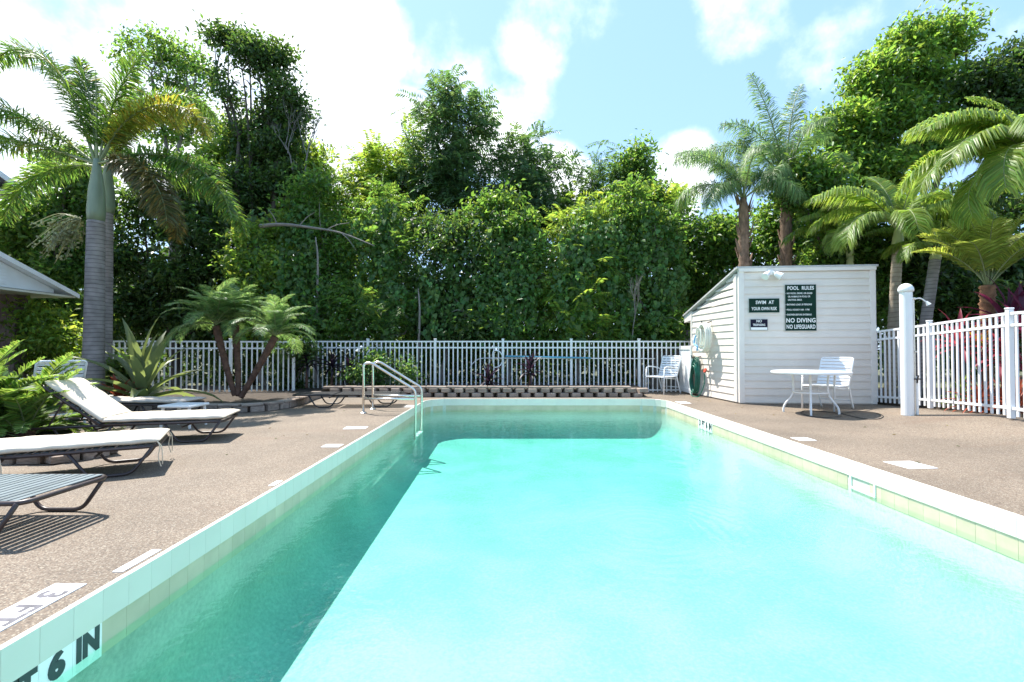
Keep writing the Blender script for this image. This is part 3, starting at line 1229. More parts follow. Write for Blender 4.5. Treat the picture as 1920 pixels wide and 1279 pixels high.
def sign(name, label, box, lines, mat, edge='sign_edge'):
    x0, y0, x1, y1 = box
    c = on_front((x0 + x1) / 2, (y0 + y1) / 2)
    w_ = (on_front(x1, (y0 + y1) / 2) - on_front(x0, (y0 + y1) / 2)).length
    h_ = (on_front((x0 + x1) / 2, y0) - on_front((x0 + x1) / 2, y1)).length
    root = empty(name, c, label, 'sign', rz=face_rot)
    b = MB().box((0, 0, 0), (w_, .008, h_))
    inst('sign_board', b.mesh('sign_board', edge, bevel=.0015), root, (0, 0, 0), world=False)
    b = MB().box((0, 0, 0), (w_ - .02, .004, h_ - .02))
    inst('sign_face', b.mesh('sign_face', mat), root, (0, -.005, 0), world=False)
    for (s, u, v, size, bold, al, wid, *mm) in lines:
        if s == '#':
            b = MB().box((0, 0, 0), (u * w_, .002, v * h_))
            o = inst('blank_panel', b.mesh('blank_panel', 'sign_letter'), root, (0, -.008, size * h_), world=False)
            continue
        me = text_mesh('lettering', s, size, 'sign_letter', bold, al, wid)
        o = inst('lettering', me, root, (u * w_, -.0085, v * h_), (R(90), 0, 0), world=False)
    bm_ = MB()
    for sx in (-1, 1):
        for sz in (-1, 1):
            bm_.tube([(sx * (w_ / 2 - .018), -.004, sz * (h_ / 2 - .018)), (sx * (w_ / 2 - .018), -.0095, sz * (h_ / 2 - .018))], .006, 6)
    return root


sign('rules_sign', 'tall dark green pool rules sign, largest on the shed front', (1471, 533, 1531, 621), [
    ('POOL  RULES', 0, .415, .100, .0022, 'CENTER', .80), ('\u2022 NO FOOD, DRINK, OR GLASS', -.47, .305, .046, .0007, 'LEFT', .74), ('OR ANIMALS IN POOL OR', -.40, .235, .046, .0007, 'LEFT', .74),
    ('ON POOL DECK', -.40, .165, .046, .0007, 'LEFT', .74), ('\u2022 BATHING LOAD 20 PERSONS', -.47, .065, .046, .0007, 'LEFT', .74), ('\u2022 POOL HOURS 9 AM - 9 PM', -.47, -.045, .046, .0007, 'LEFT', .74),
    ('\u2022 SHOWER BEFORE ENTERING', -.47, -.15, .046, .0007, 'LEFT', .74), ('NO DIVING', .0, -.275, .118, .0025, 'CENTER', .86), ('NO LIFEGUARD', 0, -.41, .112, .0025, 'CENTER', .66)], 'sign_green')
sign('swim_sign', 'dark green swim at your own risk sign with two white lines', (1403, 559, 1462, 587), [
    ('SWIM  AT', .02, .2, .095, .0018, 'CENTER', .8), ('YOUR OWN RISK', 0, -.22, .088, .0016, 'CENTER', .66)], 'sign_green')
sign('trespass_sign', 'small black no trespassing sign with a white strip below', (1406, 598, 1440, 620), [
    ('NO', 0, .30, .072, .0014, 'CENTER', .9), ('TRESPASSING', 0, -.02, .060, .0012, 'CENTER', .62), ('#', .9, .22, -.33, 0, '', 0)], 'sign_dark')

# twin floodlight
fc = on_front(1444, 512, .05)
fl_ = empty('floodlight', fc, 'white twin headed floodlight under the shed roof edge', 'floodlight')
m = MB()
m.box((fc.x, fc.y - .005, fc.z + .01), (.11, .05, .11))
m.build('mount', 'white_vinyl', fl_, bevel=.012)
for s in (-1, 1):
    m = MB()
    p0 = fc + Vector((s * .03, -.03, .02))
    ax = Vector((s * .75, -.45, -.62)).normalized()
    m.tube([p0, p0 + ax * .05, p0 + ax * .07, p0 + ax * .17, p0 + ax * .19], [.022, .024, .05, .072, .074], 14)
    hd = m.build('lamp_head', 'white_vinyl', fl_, smooth=False)
    m = MB()
    m.tube([p0 + ax * .188, p0 + ax * .197], .064, 14)
    m.build('lens', 'lamp_glass', hd)

# ================================================================== hoses on the shed's side wall


def ring_pts(c, ax_u, ax_v, ru, rv, n=40, turns=1, wob=0.0, drift=Vector(), seed=0, open_=True):
    rr = random.Random(seed)
    ph = [rr.uniform(0, 6.28) for _ in range(4)]
    out = []
    for i in range(int(n * turns) + 1):
        a = 2 * math.pi * i / n
        k = 1 + wob * math.sin(a * 1.37 + ph[0]) + wob * .6 * math.sin(a * 2.23 + ph[1])
        out.append(c + ax_u * (math.cos(a) * ru * k) + ax_v * (math.sin(a) * rv * (1 + wob * math.sin(a * .77 + ph[2]))) + drift * (i / (n * turns)))
    return out


hc = A + uy * 1.12 + ns * .10 + Vector((0, 0, 1.36))
vh = empty('vacuum_hose', hc + Vector((0, 0, .3)), 'thick cream pool hose coiled on a hook on the shed side', 'hose')
m = MB()
m.tube(ring_pts(hc, uy, Vector((0, 0, 1)), .20, .30, 36, 4, .05, ns * .16, 3), .022, 8)
m.build('coil', 'hose_white', vh, smooth=True)
m = MB()
m.tube(ring_pts(hc + Vector((0, 0, -.02)) + ns * .04 + uy * .2, uy, Vector((0, 0, 1)), .16, .24, 30, 2, .06, ns * .12, 9), .022, 8)
m.build('coil', 'hose_white', vh, smooth=True)
m = MB()
m.tube(smooth_path([hc + ns * .2 + uy * .17 + Vector((0, 0, .05)), hc + ns * .22 + uy * .2 + Vector((0, 0, -.14)), hc + ns * .22 + uy * .06 + Vector((0, 0, -.2)), hc + ns * .2 + uy * .1 + Vector((0, 0, -.3))], 6), .020, 8)
m.build('cuff', 'hose_blue', vh, smooth=True)
m = MB()
m.tube([hc - ns * .09 + Vector((0, 0, .36)), hc + ns * .12 + Vector((0, 0, .28)), hc + ns * .14 + Vector((0, 0, .36))], .012, 6)
m.build('hook', 'metal_dark', vh)

gc = A + uy * 1.62 + ns * .12 + Vector((0, 0, .50))
gh = empty('garden_hose', Vector((gc.x, gc.y, 0)), 'green garden hose coiled low against the shed side', 'hose')
m = MB()
for s in range(4):
    m.tube(ring_pts(gc + Vector((0, 0, -.03 * s)) + ns * (.02 * s), uy, Vector((0, 0, 1)), .19 - .015 * s, .41 - .03 * s, 36, 3, .07, ns * .05, 20 + s), .0115, 7)
m.build('coil', 'hose_green', gh, smooth=True)
m = MB()
m.tube(smooth_path([gc + ns * .1 + uy * .1 + Vector((0, 0, -.4)), gc + ns * .16 + uy * -.1 + Vector((0, 0, -.485)), gc + ns * .1 + uy * -.3 + Vector((0, 0, -.47)), gc + uy * -.36 + Vector((0, 0, -.2)), bpos + ns * .10 + Vector((0, 0, .55))], 8), .0115, 7)
m.build('hose_end', 'hose_green', gh, smooth=True)
m = MB()
m.tube([gc - ns * .1 + Vector((0, 0, .42)), gc + ns * .12 + Vector((0, 0, .39)), gc + ns * .13 + Vector((0, 0, .45))], .014, 6)
m.build('hook', 'metal_dark', gh)

# white gate panel beside the shed
pn = empty('gate_panel', (4.25, 12.0, 0), 'white vinyl panel standing between the shed and the back fence', 'panel')
m = MB()
for (c, s) in (((4.26, 11.42, .60), (.045, .06, 1.16)), ((4.30, 12.26, .60), (.045, .06, 1.16)), ((4.28, 11.84, 1.13), (.045, .78, .09)), ((4.28, 11.84, .09), (.045, .78, .10))):
    m.box(c, s)
m.build('frame', 'white_vinyl', pn, bevel=.004)
pmesh = MB().box((0, 0, 0), (.018, .127, .96)).mesh('plank', 'white_vinyl', bevel=.003)
for i in range(6):
    inst('plank', pmesh, pn, (4.283 + .001 * (i % 2), 11.515 + i * .13, .61))

# grey board fence behind
wf = empty('wood_fence', (5.5, 14.2, 0), 'weathered grey board fence behind the shed corner', 'fence')
pmesh = MB().box((0, 0, 0), (.135, .02, 1.75)).mesh('plank', 'wood_grey')
for i in range(22):
    inst('plank', pmesh, wf, (4.15 + i * .14, 14.2 + .006 * (i % 2), .80 + random.uniform(-.015, .015)))
m = MB()
for zz in (.35, 1.4):
    m.box((5.7, 14.24, zz), (3.2, .04, .09))
m.build('rail', 'wood_grey', wf)


# ================================================================== shower post, ladder, pole
spx, spy = 6.10, 7.42
sz = deck_z(spx, spy)
sh = empty('shower_post', (spx, spy, sz), 'tall round topped white shower post in front of the right fence', 'shower')
m = MB()
m.lathe([(.082, 0), (.082, 1.90)], (spx, spy, sz), 24)
m.build('post', 'white_vinyl', sh, smooth=False)
m = MB()
m.lathe([(.070, 1.90), (.078, 1.905)] + [(.102 * math.cos(a), 1.935 + .102 * math.sin(a)) for a in [R(d) for d in range(-15, 90, 15)]] + [(.002, 2.037)], (spx, spy, sz), 24)
m.build('post_cap', 'white_vinyl', sh, smooth=True)
m = MB()
m.tube([(spx + .095, spy - .03, sz), (spx + .095, spy - .03, sz + 1.05), (spx + .09, spy - .03, sz + 1.80)], .011, 8)
m.tube([(spx + .06, spy - .04, sz + 1.8), (spx + .10, spy - .05, sz + 1.80)], .016, 8)
m.tube([(spx + .085, spy - .045, sz + .98), (spx + .12, spy - .045, sz + .98)], .013, 8)
pipe = m.build('pipe', 'steel', sh)
m = MB()
m.box((spx + .125, spy - .02, sz + .30), (.035, .045, .60))
m.build('conduit', 'white_vinyl', sh, bevel=.004)
m = MB()
m.tube([(spx + .05, spy - .055, sz + .56), (spx + .17, spy - .055, sz + .56)], .011, 8)
m.tube([(spx + .11, spy - .055, sz + .50), (spx + .11, spy - .075, sz + .62)], .011, 8)
m.build('valve', 'metal_dark', sh)
m = MB()
m.tube(smooth_path([(spx + .09, spy - .03, sz + 1.79), (spx + .18, spy - .05, sz + 1.80), (spx + .26, spy - .07, sz + 1.74)], 5), .010, 8)
m.tube([(spx + .255, spy - .07, sz + 1.75), (spx + .285, spy - .08, sz + 1.70)], [.012, .034], 12)
m.build('shower_head', 'white_vinyl', sh)

ld = empty('pool_ladder', (-2.2, 8.45, 0), 'steel pool ladder with two bent handrails at the left edge', 'ladder')
for y in (8.19, 8.74):
    m = MB()
    path = fillet([(-2.53, y, 0), (-2.53, y, .845), (-2.40, y, .86), (-1.655, y, .40), (-1.64, y, .30), (-1.65, y, -.44)], .10, 6)
    m.tube(path, .0215, 12)
    hr = m.build('handrail', 'steel', ld, smooth=True)
    m = MB()
    m.lathe([(.062, 0), (.062, .012), (.045, .022), (.024, .03)], (-2.53, y, .0), 18)
    m.build('flange', 'steel', hr, smooth=False)
    m = MB()
    m.tube([(-2.51, y, .245), (-1.66, y, .245)], .019, 10)
    m.build('cross_bar', 'steel', ld, smooth=True)
for zz in (-.40,):
    m = MB()
    m.box((-1.655, 8.465, zz), (.09, .51, .022))
    m.build('tread', 'white_vinyl', ld, bevel=.005)

yp = YB - .07
sk_ = empty('skimmer_net', (0, yp, .88), 'blue handled leaf net hung on the back fence with its frame at the left end', 'pool net')
m = MB()
m.tube([P(948, 668, yp), P(1108, 671.5, yp)], .021, 8)
m.build('handle', 'pole_blue', sk_, smooth=True)
m = MB()
c = P(934, 672, yp)
cx = [P(926, 657, yp), P(936, 659, yp), P(942, 668, yp), P(942, 677, yp), P(937, 686, yp), P(928, 689, yp), P(925, 682, yp), P(924, 664, yp)]
lp = [q for q in smooth_path(cx + [cx[0]], 5)][:-1]
m.tube(lp, .014, 7, closed=True)
m.build('net_frame', 'white_paint', sk_, smooth=True)
tp_ = empty('vacuum_pole', (0, yp, .86), 'thin white pole hung across the back fence under the blue net handle', 'pole')
m = MB()
m.tube([P(908, 671.5, yp + .02), P(1228, 672.5, yp + .02)], .012, 8)
m.build('shaft', 'white_paint', tp_, smooth=True)
m = MB()
m.tube(smooth_path([P(908, 671.5, yp + .02), P(896, 674, yp + .02), P(886, 682, yp + .02), P(881, 690, yp + .02)], 6), .009, 6)
m.build('bent_tip', 'white_paint', tp_, smooth=True)


# ================================================================== furniture
def lounger(name, label, loc, yaw, back_deg=0.0, cushion=None, strap='strap_slate', frame='frame_brown', width=.60, seat=1.22, backl=.74, ties=True):
    """foot at the local origin, the head towards -x"""
    root = empty(name, loc, label, 'sun lounger', 'sun loungers round the pool', yaw)
    zb, hw = .235, width / 2
    ca, sa = math.cos(R(back_deg)), math.sin(R(back_deg))

    def bed(s, y, dz=0.0):
        """point at distance s from the foot, raised dz off the bed"""
        if s <= seat:
            return Vector((-s, y, zb + dz))
        k = s - seat
        return Vector((-seat - k * ca - dz * -sa * -1 * 0 - dz * (-sa) * 0 + dz * sa * 1.0 * 1, y, zb + k * sa + dz * ca))

    def part(name_, mb, mat, par=root, smooth=False, bevel=0):
        return inst(name_, mb.mesh(name_, mat, smooth, None, bevel), par, (0, 0, 0), world=False)

    m = MB()
    m.tube(fillet([(-seat, -hw, zb), (0, -hw, zb), (0, hw, zb), (-seat, hw, zb)], .09, 6), .0145, 8)
    part('seat_frame', m, frame, smooth=True)
    m = MB()
    e = seat + backl
    m.tube(fillet([bed(seat, -hw), bed(e, -hw), bed(e, hw), bed(seat, hw)], .09, 6), .0145, 8)
    m.tube([bed(seat + .02, -hw), bed(seat + .02, hw)], .011, 6)
    part('back_frame', m, frame, smooth=True)
    if back_deg > 5:
        m = MB()
        for y in (-hw + .03, hw - .03):
            m.tube([bed(seat + .45, y), (-seat - .50, y, zb - .02)], .009, 6)
        part('back_prop', m, frame)
        for y in (-hw, hw):
            m = MB()
            m.tube([(-seat, y, zb), (-seat - .62, y, zb - .01)], .0145, 8)
            part('rear_frame', m, frame)
    for y in (-hw + .004, hw - .004):
        for (x0_, x1_) in ((-.03, -.60), (-1.10, -1.66)):
            m = MB()
            s_ = 1 if x0_ > x1_ else -1
            m.tube(fillet([(x0_, y, zb), (x0_ - .15, y, .015), (x1_ + .14, y, .015), (x1_, y, zb)], .06, 5), .0135, 8)
            part('leg', m, frame, smooth=True)
    m = MB()
    for x_ in (-.42, -1.28):
        m.tube([(x_, -hw, zb - .05), (x_, hw, zb - .05)], .010, 6)
    part('stretcher', m, frame)
    sw = MB().box((0, 0, 0), (.038, width - .012, .006)).mesh('strap', strap, bevel=.001)
    s = .06
    while s < seat + backl - .05:
        if abs(s - seat) > .035:
            p = bed(s, 0, .012)
            inst('strap', sw, root, p, (0, R(back_deg) if s > seat else 0, 0), world=False)
        s += .052
    if cushion:
        th_, n_ = .06, 64
        tot_ = seat + backl + .02
        vs, fs = [], []
        nr = 20
        for i in range(n_ + 1):
            s = tot_ * i / n_ - .02
            seg = tot_ / 5
            puff = .72 + .28 * abs(math.sin(math.pi * (s + .02) / seg)) ** .45
            endk = min(1, (min(s + .02, tot_ - .02 - s) + .004) / .05) ** .5
            for j in range(nr):
                a = 2 * math.pi * j / nr
                cx_ = math.copysign(abs(math.cos(a)) ** .35, math.cos(a))
                cz_ = math.copysign(abs(math.sin(a)) ** .55, math.sin(a))
                y = cx_ * (hw + .005) * (.96 + .04 * endk) + .004 * math.sin(s * 31 + j)
                dz = .022 + th_ / 2 + cz_ * th_ / 2 * puff * endk + .003 * math.sin(s * 23 + j * 2.1)
                vs.append(bed(max(0, s), y, dz) + Vector((max(0, -s), 0, 0)))
        for i in range(n_):
            for j in range(nr):
                j2 = (j + 1) % nr
                fs.append((i * nr + j, i * nr + j2, (i + 1) * nr + j2, (i + 1) * nr + j))
        fs += [tuple(range(nr - 1, -1, -1)), tuple(n_ * nr + j for j in range(nr))]
        m = MB().add(vs, fs)
        cu = part('cushion', m, cushion, smooth=True)
        if ties:
            m = MB()
            rr = random.Random(5)
            for s, y in ((.0, -hw), (.0, hw), (1.02, -hw - .01)):
                for k_ in range(2):
                    b0 = bed(s, y, .045)
                    m.tube(smooth_path([b0, b0 + Vector((.02 + .012 * k_, -.01 if y < 0 else .01, -.05)), b0 + Vector((.01 + .03 * k_, -.008, -.14)), b0 + Vector((.03 + .01 * k_, 0, -.225 + .02 * k_))], 5), .0045, 5)
            part('tie_cord', m, 'tie_cord', cu)
    return root


lounger('sun_lounger', 'cream cushioned lounger with its back raised, between planter and ladder', (-3.50, 6.0, 0), R(15), 40, 'cushion_cream', ties=False, backl=.72, width=.66)
lounger('sun_lounger', 'flat lounger with a cream cushion and dangling tie cords at its foot', (-3.27, 4.51, 0), R(29), 0, 'cushion_cream', width=.64)
lounger('sun_lounger', 'bare lounger with slate straps and brown frame casting a striped shadow', (-2.69, 2.94, 0), R(0), 0, None, width=.58)
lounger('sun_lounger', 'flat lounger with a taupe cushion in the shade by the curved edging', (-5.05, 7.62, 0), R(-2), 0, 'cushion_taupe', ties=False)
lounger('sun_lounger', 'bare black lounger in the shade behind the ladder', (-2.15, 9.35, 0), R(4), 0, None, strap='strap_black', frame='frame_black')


def chair(label, loc, yaw):
    """white strap armchair that faces local +x"""
    root = empty('patio_chair', loc, label, 'chair', 'white strap patio chairs', yaw)

    def part(name_, mb, mat='white_paint', smooth=True):
        return inst(name_, mb.mesh(name_, mat, smooth), root, (0, 0, 0), world=False)

    hw = .27
    for y in (-hw, hw):
        m = MB()
        m.tube([(.25, y, 0), (.235, y, .42), (.22, y, .60)], .0165, 8)
        part('leg', m)
        m = MB()
        m.tube(smooth_path([(-.40, y, 0), (-.31, y, .22), (-.25, y, .42)], 4), .0165, 8)
        part('leg', m)
        m = MB()
        m.tube(smooth_path([(.225, y, .57), (.20, y, .645), (.08, y, .665), (-.12, y, .645), (-.32, y, .60)], 5), .0185, 8, flat=.8)
        part('armrest', m)
    m = MB()
    m.tube(fillet([(-.25, -hw, .42), (.25, -hw, .42), (.25, hw, .42), (-.25, hw, .42)], .05, 4), .0145, 8)
    part('seat_frame', m)
    m = MB()
    m.tube(fillet([(-.25, -hw, .41), (-.43, -hw, .92), (-.43, hw, .92), (-.25, hw, .41)], .05, 4), .0155, 8)
    part('back_frame', m)
    m = MB()
    m.tube([(-.34, -hw, .16), (-.34, hw, .16)], .010, 6)
    m.tube([(.24, -hw, .40), (-.27, -hw, .36)], .009, 6)
    m.tube([(.24, hw, .40), (-.27, hw, .36)], .009, 6)
    part('stretcher', m)
    sm_ = MB().box((0, 0, 0), (.046, 2 * hw, .006)).mesh('strap', 'white_strap')
    for i in range(8):
        inst('strap', sm_, root, (-.20 + i * .058, 0, .434), world=False)
    ang = math.atan2(.51, -.18)
    for i in range(8):
        t = (i + .9) / 8.6
        inst('strap', sm_, root, (-.25 - .18 * t + .014, 0, .41 + .51 * t), (0, -ang, 0), world=False)
    return root


chair('white strap armchair at the round table in front of the shed', (5.64, 8.66, deck_z(5.6, 8.6)), math.atan2(-.5, -.87))
chair('white strap armchair in front of the back fence beside the white panel', (3.68, 11.86, 0), math.atan2(-.57, -.82))
chair('white strap armchair half hidden behind the leafy cycad', (-6.72, 7.0, 0), R(150))

tx, ty = 5.07, 8.17
tb = empty('patio_table', (tx, ty, deck_z(tx, ty)), 'round white patio table on four curved legs by the shed', 'table')
m = MB()
m.lathe([(.57, .675), (.59, .68), (.595, .70), (.59, .715), (.57, .72)], (tx, ty, 0), 48)
top = m.build('table_top', 'white_paint', tb)
for k in range(4):
    a = R(45 + 14 + 90 * k)
    c_, s_ = math.cos(a), math.sin(a)
    m = MB()
    m.tube(smooth_path([(tx + r_ * c_, ty + r_ * s_, z_) for r_, z_ in ((.34, .68), (.265, .655), (.25, .56), (.25, .38), (.28, .28), (.375, .14), (.40, .06), (.40, 0))], 5), .0165, 8)
    m.build('leg', 'white_paint', tb, smooth=True)
m = MB()
m.tube([(tx + .255 * math.cos(R(d)), ty + .255 * math.sin(R(d)), .36) for d in range(0, 360, 10)], .016, 8, closed=True)
m.build('leg_ring', 'white_paint', tb, smooth=True)

sx_, sy_ = -4.62, 6.78
st = empty('side_table', (sx_, sy_, 0), 'small low white side table behind the raised lounger', 'side table')
m = MB()
m.box((sx_, sy_, .30), (.46, .42, .035))
m.build('table_top', 'white_vinyl', st, bevel=.01)
for dx in (-.18, .18):
    for dy in (-.16, .16):
        m = MB()
        m.tube([(sx_ + dx, sy_ + dy, .285), (sx_ + dx * 1.1, sy_ + dy * 1.1, 0)], [.022, .017], 8)
        m.build('leg', 'white_vinyl', st)

cb = MB()
cpts = [G(px, py, .009) for px, py in ((1578, 781), (1545, 783), (1515, 779), (1502, 773), (1512, 770), (1540, 772), (1580, 778), (1615, 786), (1645, 789), (1656, 785), (1640, 779), (1610, 775), (1575, 777))]
cpts = [Vector((p.x, p.y, deck_z(p.x, p.y) + .009)) for p in cpts]
cb.tube(smooth_path(cpts, 6), .006, 6)
tag(cb.build('cable', 'cable', smooth=True), 'thin dark cable looped on the deck under the table', 'cable')

# ================================================================== buildings at the left
def gable_roof(root, xg, tip_y, tip_z, slope, ridge_y, back_x, over, th, mats, vent=None):
    """a roof whose gable faces the pool (+x): the far eave at tip_y, the ridge nearer the camera"""
    rz = tip_z + (tip_y - ridge_y) * slope
    near_y = 2 * ridge_y - tip_y
    m = MB()
    for ya in (tip_y, near_y):
        m.hexa([(back_x, ya, tip_z), (xg, ya, tip_z), (xg, ridge_y, rz), (back_x, ridge_y, rz), (back_x, ya, tip_z + th), (xg, ya, tip_z + th), (xg, ridge_y, rz + th), (back_x, ridge_y, rz + th)])
    rf_ = m.build('roof', mats[0], root)
    m = MB()
    for ya, s_ in ((tip_y, 1), (near_y, -1)):
        m.hexa([(xg + .004, ya, tip_z - .05), (xg + .028, ya, tip_z - .05), (xg + .028, ridge_y, rz - .05), (xg + .004, ridge_y, rz - .05),
                (xg + .004, ya, tip_z + th - .012), (xg + .028, ya, tip_z + th - .012), (xg + .028, ridge_y, rz + th - .012), (xg + .004, ridge_y, rz + th - .012)])
    m.build('barge_board', mats[1], rf_)
    xw = xg - over
    yw = tip_y - over * 1.4
    zw = tip_z + .03
    m = MB()
    m.add([(xw, yw, zw), (xw, 2 * ridge_y - yw, zw), (xw, ridge_y, rz - .01), (xw - .1, yw, zw), (xw - .1, 2 * ridge_y - yw, zw), (xw - .1, ridge_y, rz - .01),
           (xw, yw, tip_z + (tip_y - yw) * slope - .01), (xw, 2 * ridge_y - yw, tip_z + (tip_y - yw) * slope - .01),
           (xw - .1, yw, tip_z + (tip_y - yw) * slope - .01), (xw - .1, 2 * ridge_y - yw, tip_z + (tip_y - yw) * slope - .01)],
          [(0, 6, 2, 7, 1), (3, 4, 9, 5, 8), (0, 1, 4, 3), (0, 3, 8, 6), (1, 7, 9, 4)])
    m.build('gable_wall', mats[1], root)
    m = MB()
    m.box(((back_x + xw) / 2 + over / 2 - .02, ridge_y, tip_z - .022), (xw - back_x + over - .06, 2 * (tip_y - ridge_y) - .02, .04))
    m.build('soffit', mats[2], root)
    return xw, rz


pv = empty('pavilion', (-9.8, 8.6, 0), 'white gabled pavilion roof on a brown post at the left edge', 'pavilion')
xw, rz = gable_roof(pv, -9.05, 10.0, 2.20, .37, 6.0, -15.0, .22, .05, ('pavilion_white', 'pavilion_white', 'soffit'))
m = MB()
m.box((xw + .012, 8.62, 2.45), (.025, .30, .34))
for i in range(5):
    m.box((xw + .03, 8.62, 2.33 + i * .06), (.014, .26, .035))
m.build('gable_vent', 'pavilion_white', pv)
for (px_, py_) in ((-9.80, 9.42), (-9.80, 2.6)):
    m = MB()
    for dx in (-.083, .083):
        m.box((px_ + dx, py_, 1.09), (.16, .26, 2.17))
    m.build('pillar', 'pillar_brown', pv, bevel=.004)

hs_ = empty('house', (-16.5, 10, 0), 'house with a grey soffit and dark roof at the upper left', 'house')
tipy = 12.4
c0 = P(60, 371, tipy)
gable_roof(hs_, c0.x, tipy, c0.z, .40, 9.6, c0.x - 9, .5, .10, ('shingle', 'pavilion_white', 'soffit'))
m = MB()
m.box((c0.x - 5.2, 9.6, c0.z / 2 - .1), (8.2, 4.6, c0.z - .15))
m.build('wall', 'house_wall', hs_)


# ================================================================== trees and plants
rng = np.random.default_rng(11)


def clump_leaves(cl, n, size, style, rs, asp=.48):
    """leaves gathered in twigs through ellipsoids. cl: list of (centre, radii)"""
    vol = np.array([(r[0] * r[1] * r[2]) ** .67 for _c, r in cl])
    cnt = np.maximum(30, (n * vol / vol.sum()).astype(int))
    VV, TT, base = [], [], 0
    for (c, r), k in zip(cl, cnt):
        c, r = np.array(c), np.array(r)
        per = 14 if style != 'spray' else 18
        m_ = max(8, k // per)
        # boughs inside the ellipsoid, twigs round the boughs
        nb = int(rs.integers(8, 13))
        bd = unit(rs.normal(size=(nb, 3)))
        bc = bd * rs.uniform(.35, 1.0, (nb, 1))
        br = rs.uniform(.20, .42, (nb, 1))
        which = rs.choice(nb, m_, p=(br[:, 0] ** 2) / (br ** 2).sum())
        d = unit(rs.normal(size=(m_, 3)))
        q = bc[which] + d * br[which] * rs.uniform(.15, 1.0, (m_, 1)) ** .5 * np.array([1, 1, .75])
        sub = c + q * r
        d = unit(d + .5 * q)
        outd = unit(d / r * r.mean() + np.array([0, -.15, .25]))
        if style == 'spray':
            L = size * rs.uniform(4.2, 7.0, (m_, 1))
            axis = unit(outd + rs.normal(size=(m_, 3)) * .55 + np.array([0, 0, -.1]))
            up = np.array([0, 0, 1.0]) + rs.normal(size=(m_, 3)) * .4
            side = unit(np.cross(axis, up))
            nrm = np.cross(side, axis)
            t = (np.arange(per) // 2 + 1) / (per / 2)
            sg = np.where(np.arange(per) % 2, 1.0, -1.0)
            pos = sub[:, None, :] + axis[:, None, :] * (L[:, None, :] * t[None, :, None]) - np.array([0, 0, 1.0]) * (L[:, None, :] * (t ** 2)[None, :, None]) * .28
            ax = side[:, None, :] * sg[None, :, None] + axis[:, None, :] * .55 + np.array([0, 0, -.35])
            nr = np.repeat(nrm[:, None, :], per, 1) + rs.normal(size=(m_, per, 3)) * .25
            pos, ax, nr = pos.reshape(-1, 3), ax.reshape(-1, 3), nr.reshape(-1, 3)
            ln = np.full(len(pos), size * 1.5) * rs.uniform(.7, 1.2, len(pos))
            V, T = leaves(pos, ax, nr, ln, ln * .27)
        else:
            spread = .5 * size * (per ** .5) * .75
            pos = sub[:, None, :] + rs.normal(size=(m_, per, 3)) * spread * np.array([1, 1, .7])
            ax = outd[:, None, :] * .6 + rs.normal(size=(m_, per, 3)) * .7 + np.array([0, 0, -.25])
            nr = outd[:, None, :] * .5 + rs.normal(size=(m_, per, 3)) * .55 + np.array([0, 0, .65])
            pos, ax, nr = pos.reshape(-1, 3), ax.reshape(-1, 3), nr.reshape(-1, 3)
            ln = size * rs.uniform(.65, 1.3, len(pos))
            V, T = leaves(pos, ax, nr, ln, ln * asp)
        VV.append(V)
        TT.append(T + base)
        base += len(V)
    return np.concatenate(VV), np.concatenate(TT)


def limbs(m, base, tips, r0, rr, fork=.35, wig=.25):
    """a trunk that forks towards the tips"""
    base = Vector(base)
    top = sum((Vector(t) for t in tips), Vector()) / len(tips)
    fk = base + (top - base) * fork
    fk.x = base.x + (top.x - base.x) * fork * .7
    mid = (base + fk) / 2 + Vector((rr.uniform(-wig, wig), rr.uniform(-wig, wig), 0)) * .5
    m.tube(smooth_path([base, mid, fk], 5), [r0 * (1.15 - .4 * i / 10) for i in range(11)], 9)
    tips = [Vector(t) for t in tips]
    hubs = [(fk, r0 * .6)] * len(tips)
    if len(tips) > 7:
        # boughs first, branches from them
        order = sorted(range(len(tips)), key=lambda q: math.atan2(tips[q].x - fk.x, tips[q].z - fk.z + 1e-6))
        for g in range(0, len(order), 4):
            grp = order[g:g + 4]
            c = sum((tips[q] for q in grp), Vector()) / len(grp)
            hb = fk + (c - fk) * rr.uniform(.55, .75) + Vector((rr.uniform(-.2, .2), rr.uniform(-.3, .3), 0))
            md = fk + (hb - fk) * .5 + Vector((rr.uniform(-.3, .3), rr.uniform(-.3, .3), rr.uniform(-.1, .2)))
            m.tube(smooth_path([fk, md, hb], 5), [r0 * .62, r0 * .3], 7)
            for q in grp:
                hubs[q] = (hb, r0 * .3)
    for t, (fk, rb) in zip(tips, hubs):
        md = fk + (t - fk) * .5 + Vector((rr.uniform(-wig, wig), rr.uniform(-wig, wig), rr.uniform(0, wig)))
        pts = smooth_path([fk, md, t], 5)
        m.tube(pts, [rb * (1 - .85 * i / (len(pts) - 1)) for i in range(len(pts))], 6)
        for _ in range(3):
            k_ = rr.randint(4, len(pts) - 1)
            q = pts[k_]
            e_ = q + Vector((rr.uniform(-1, 1), rr.uniform(-1, 1), rr.uniform(-.2, .9))) * .55
            m.tube([q, (q + e_) / 2 + Vector((0, 0, .06)), e_], [r0 * .16, r0 * .11, r0 * .04], 5)


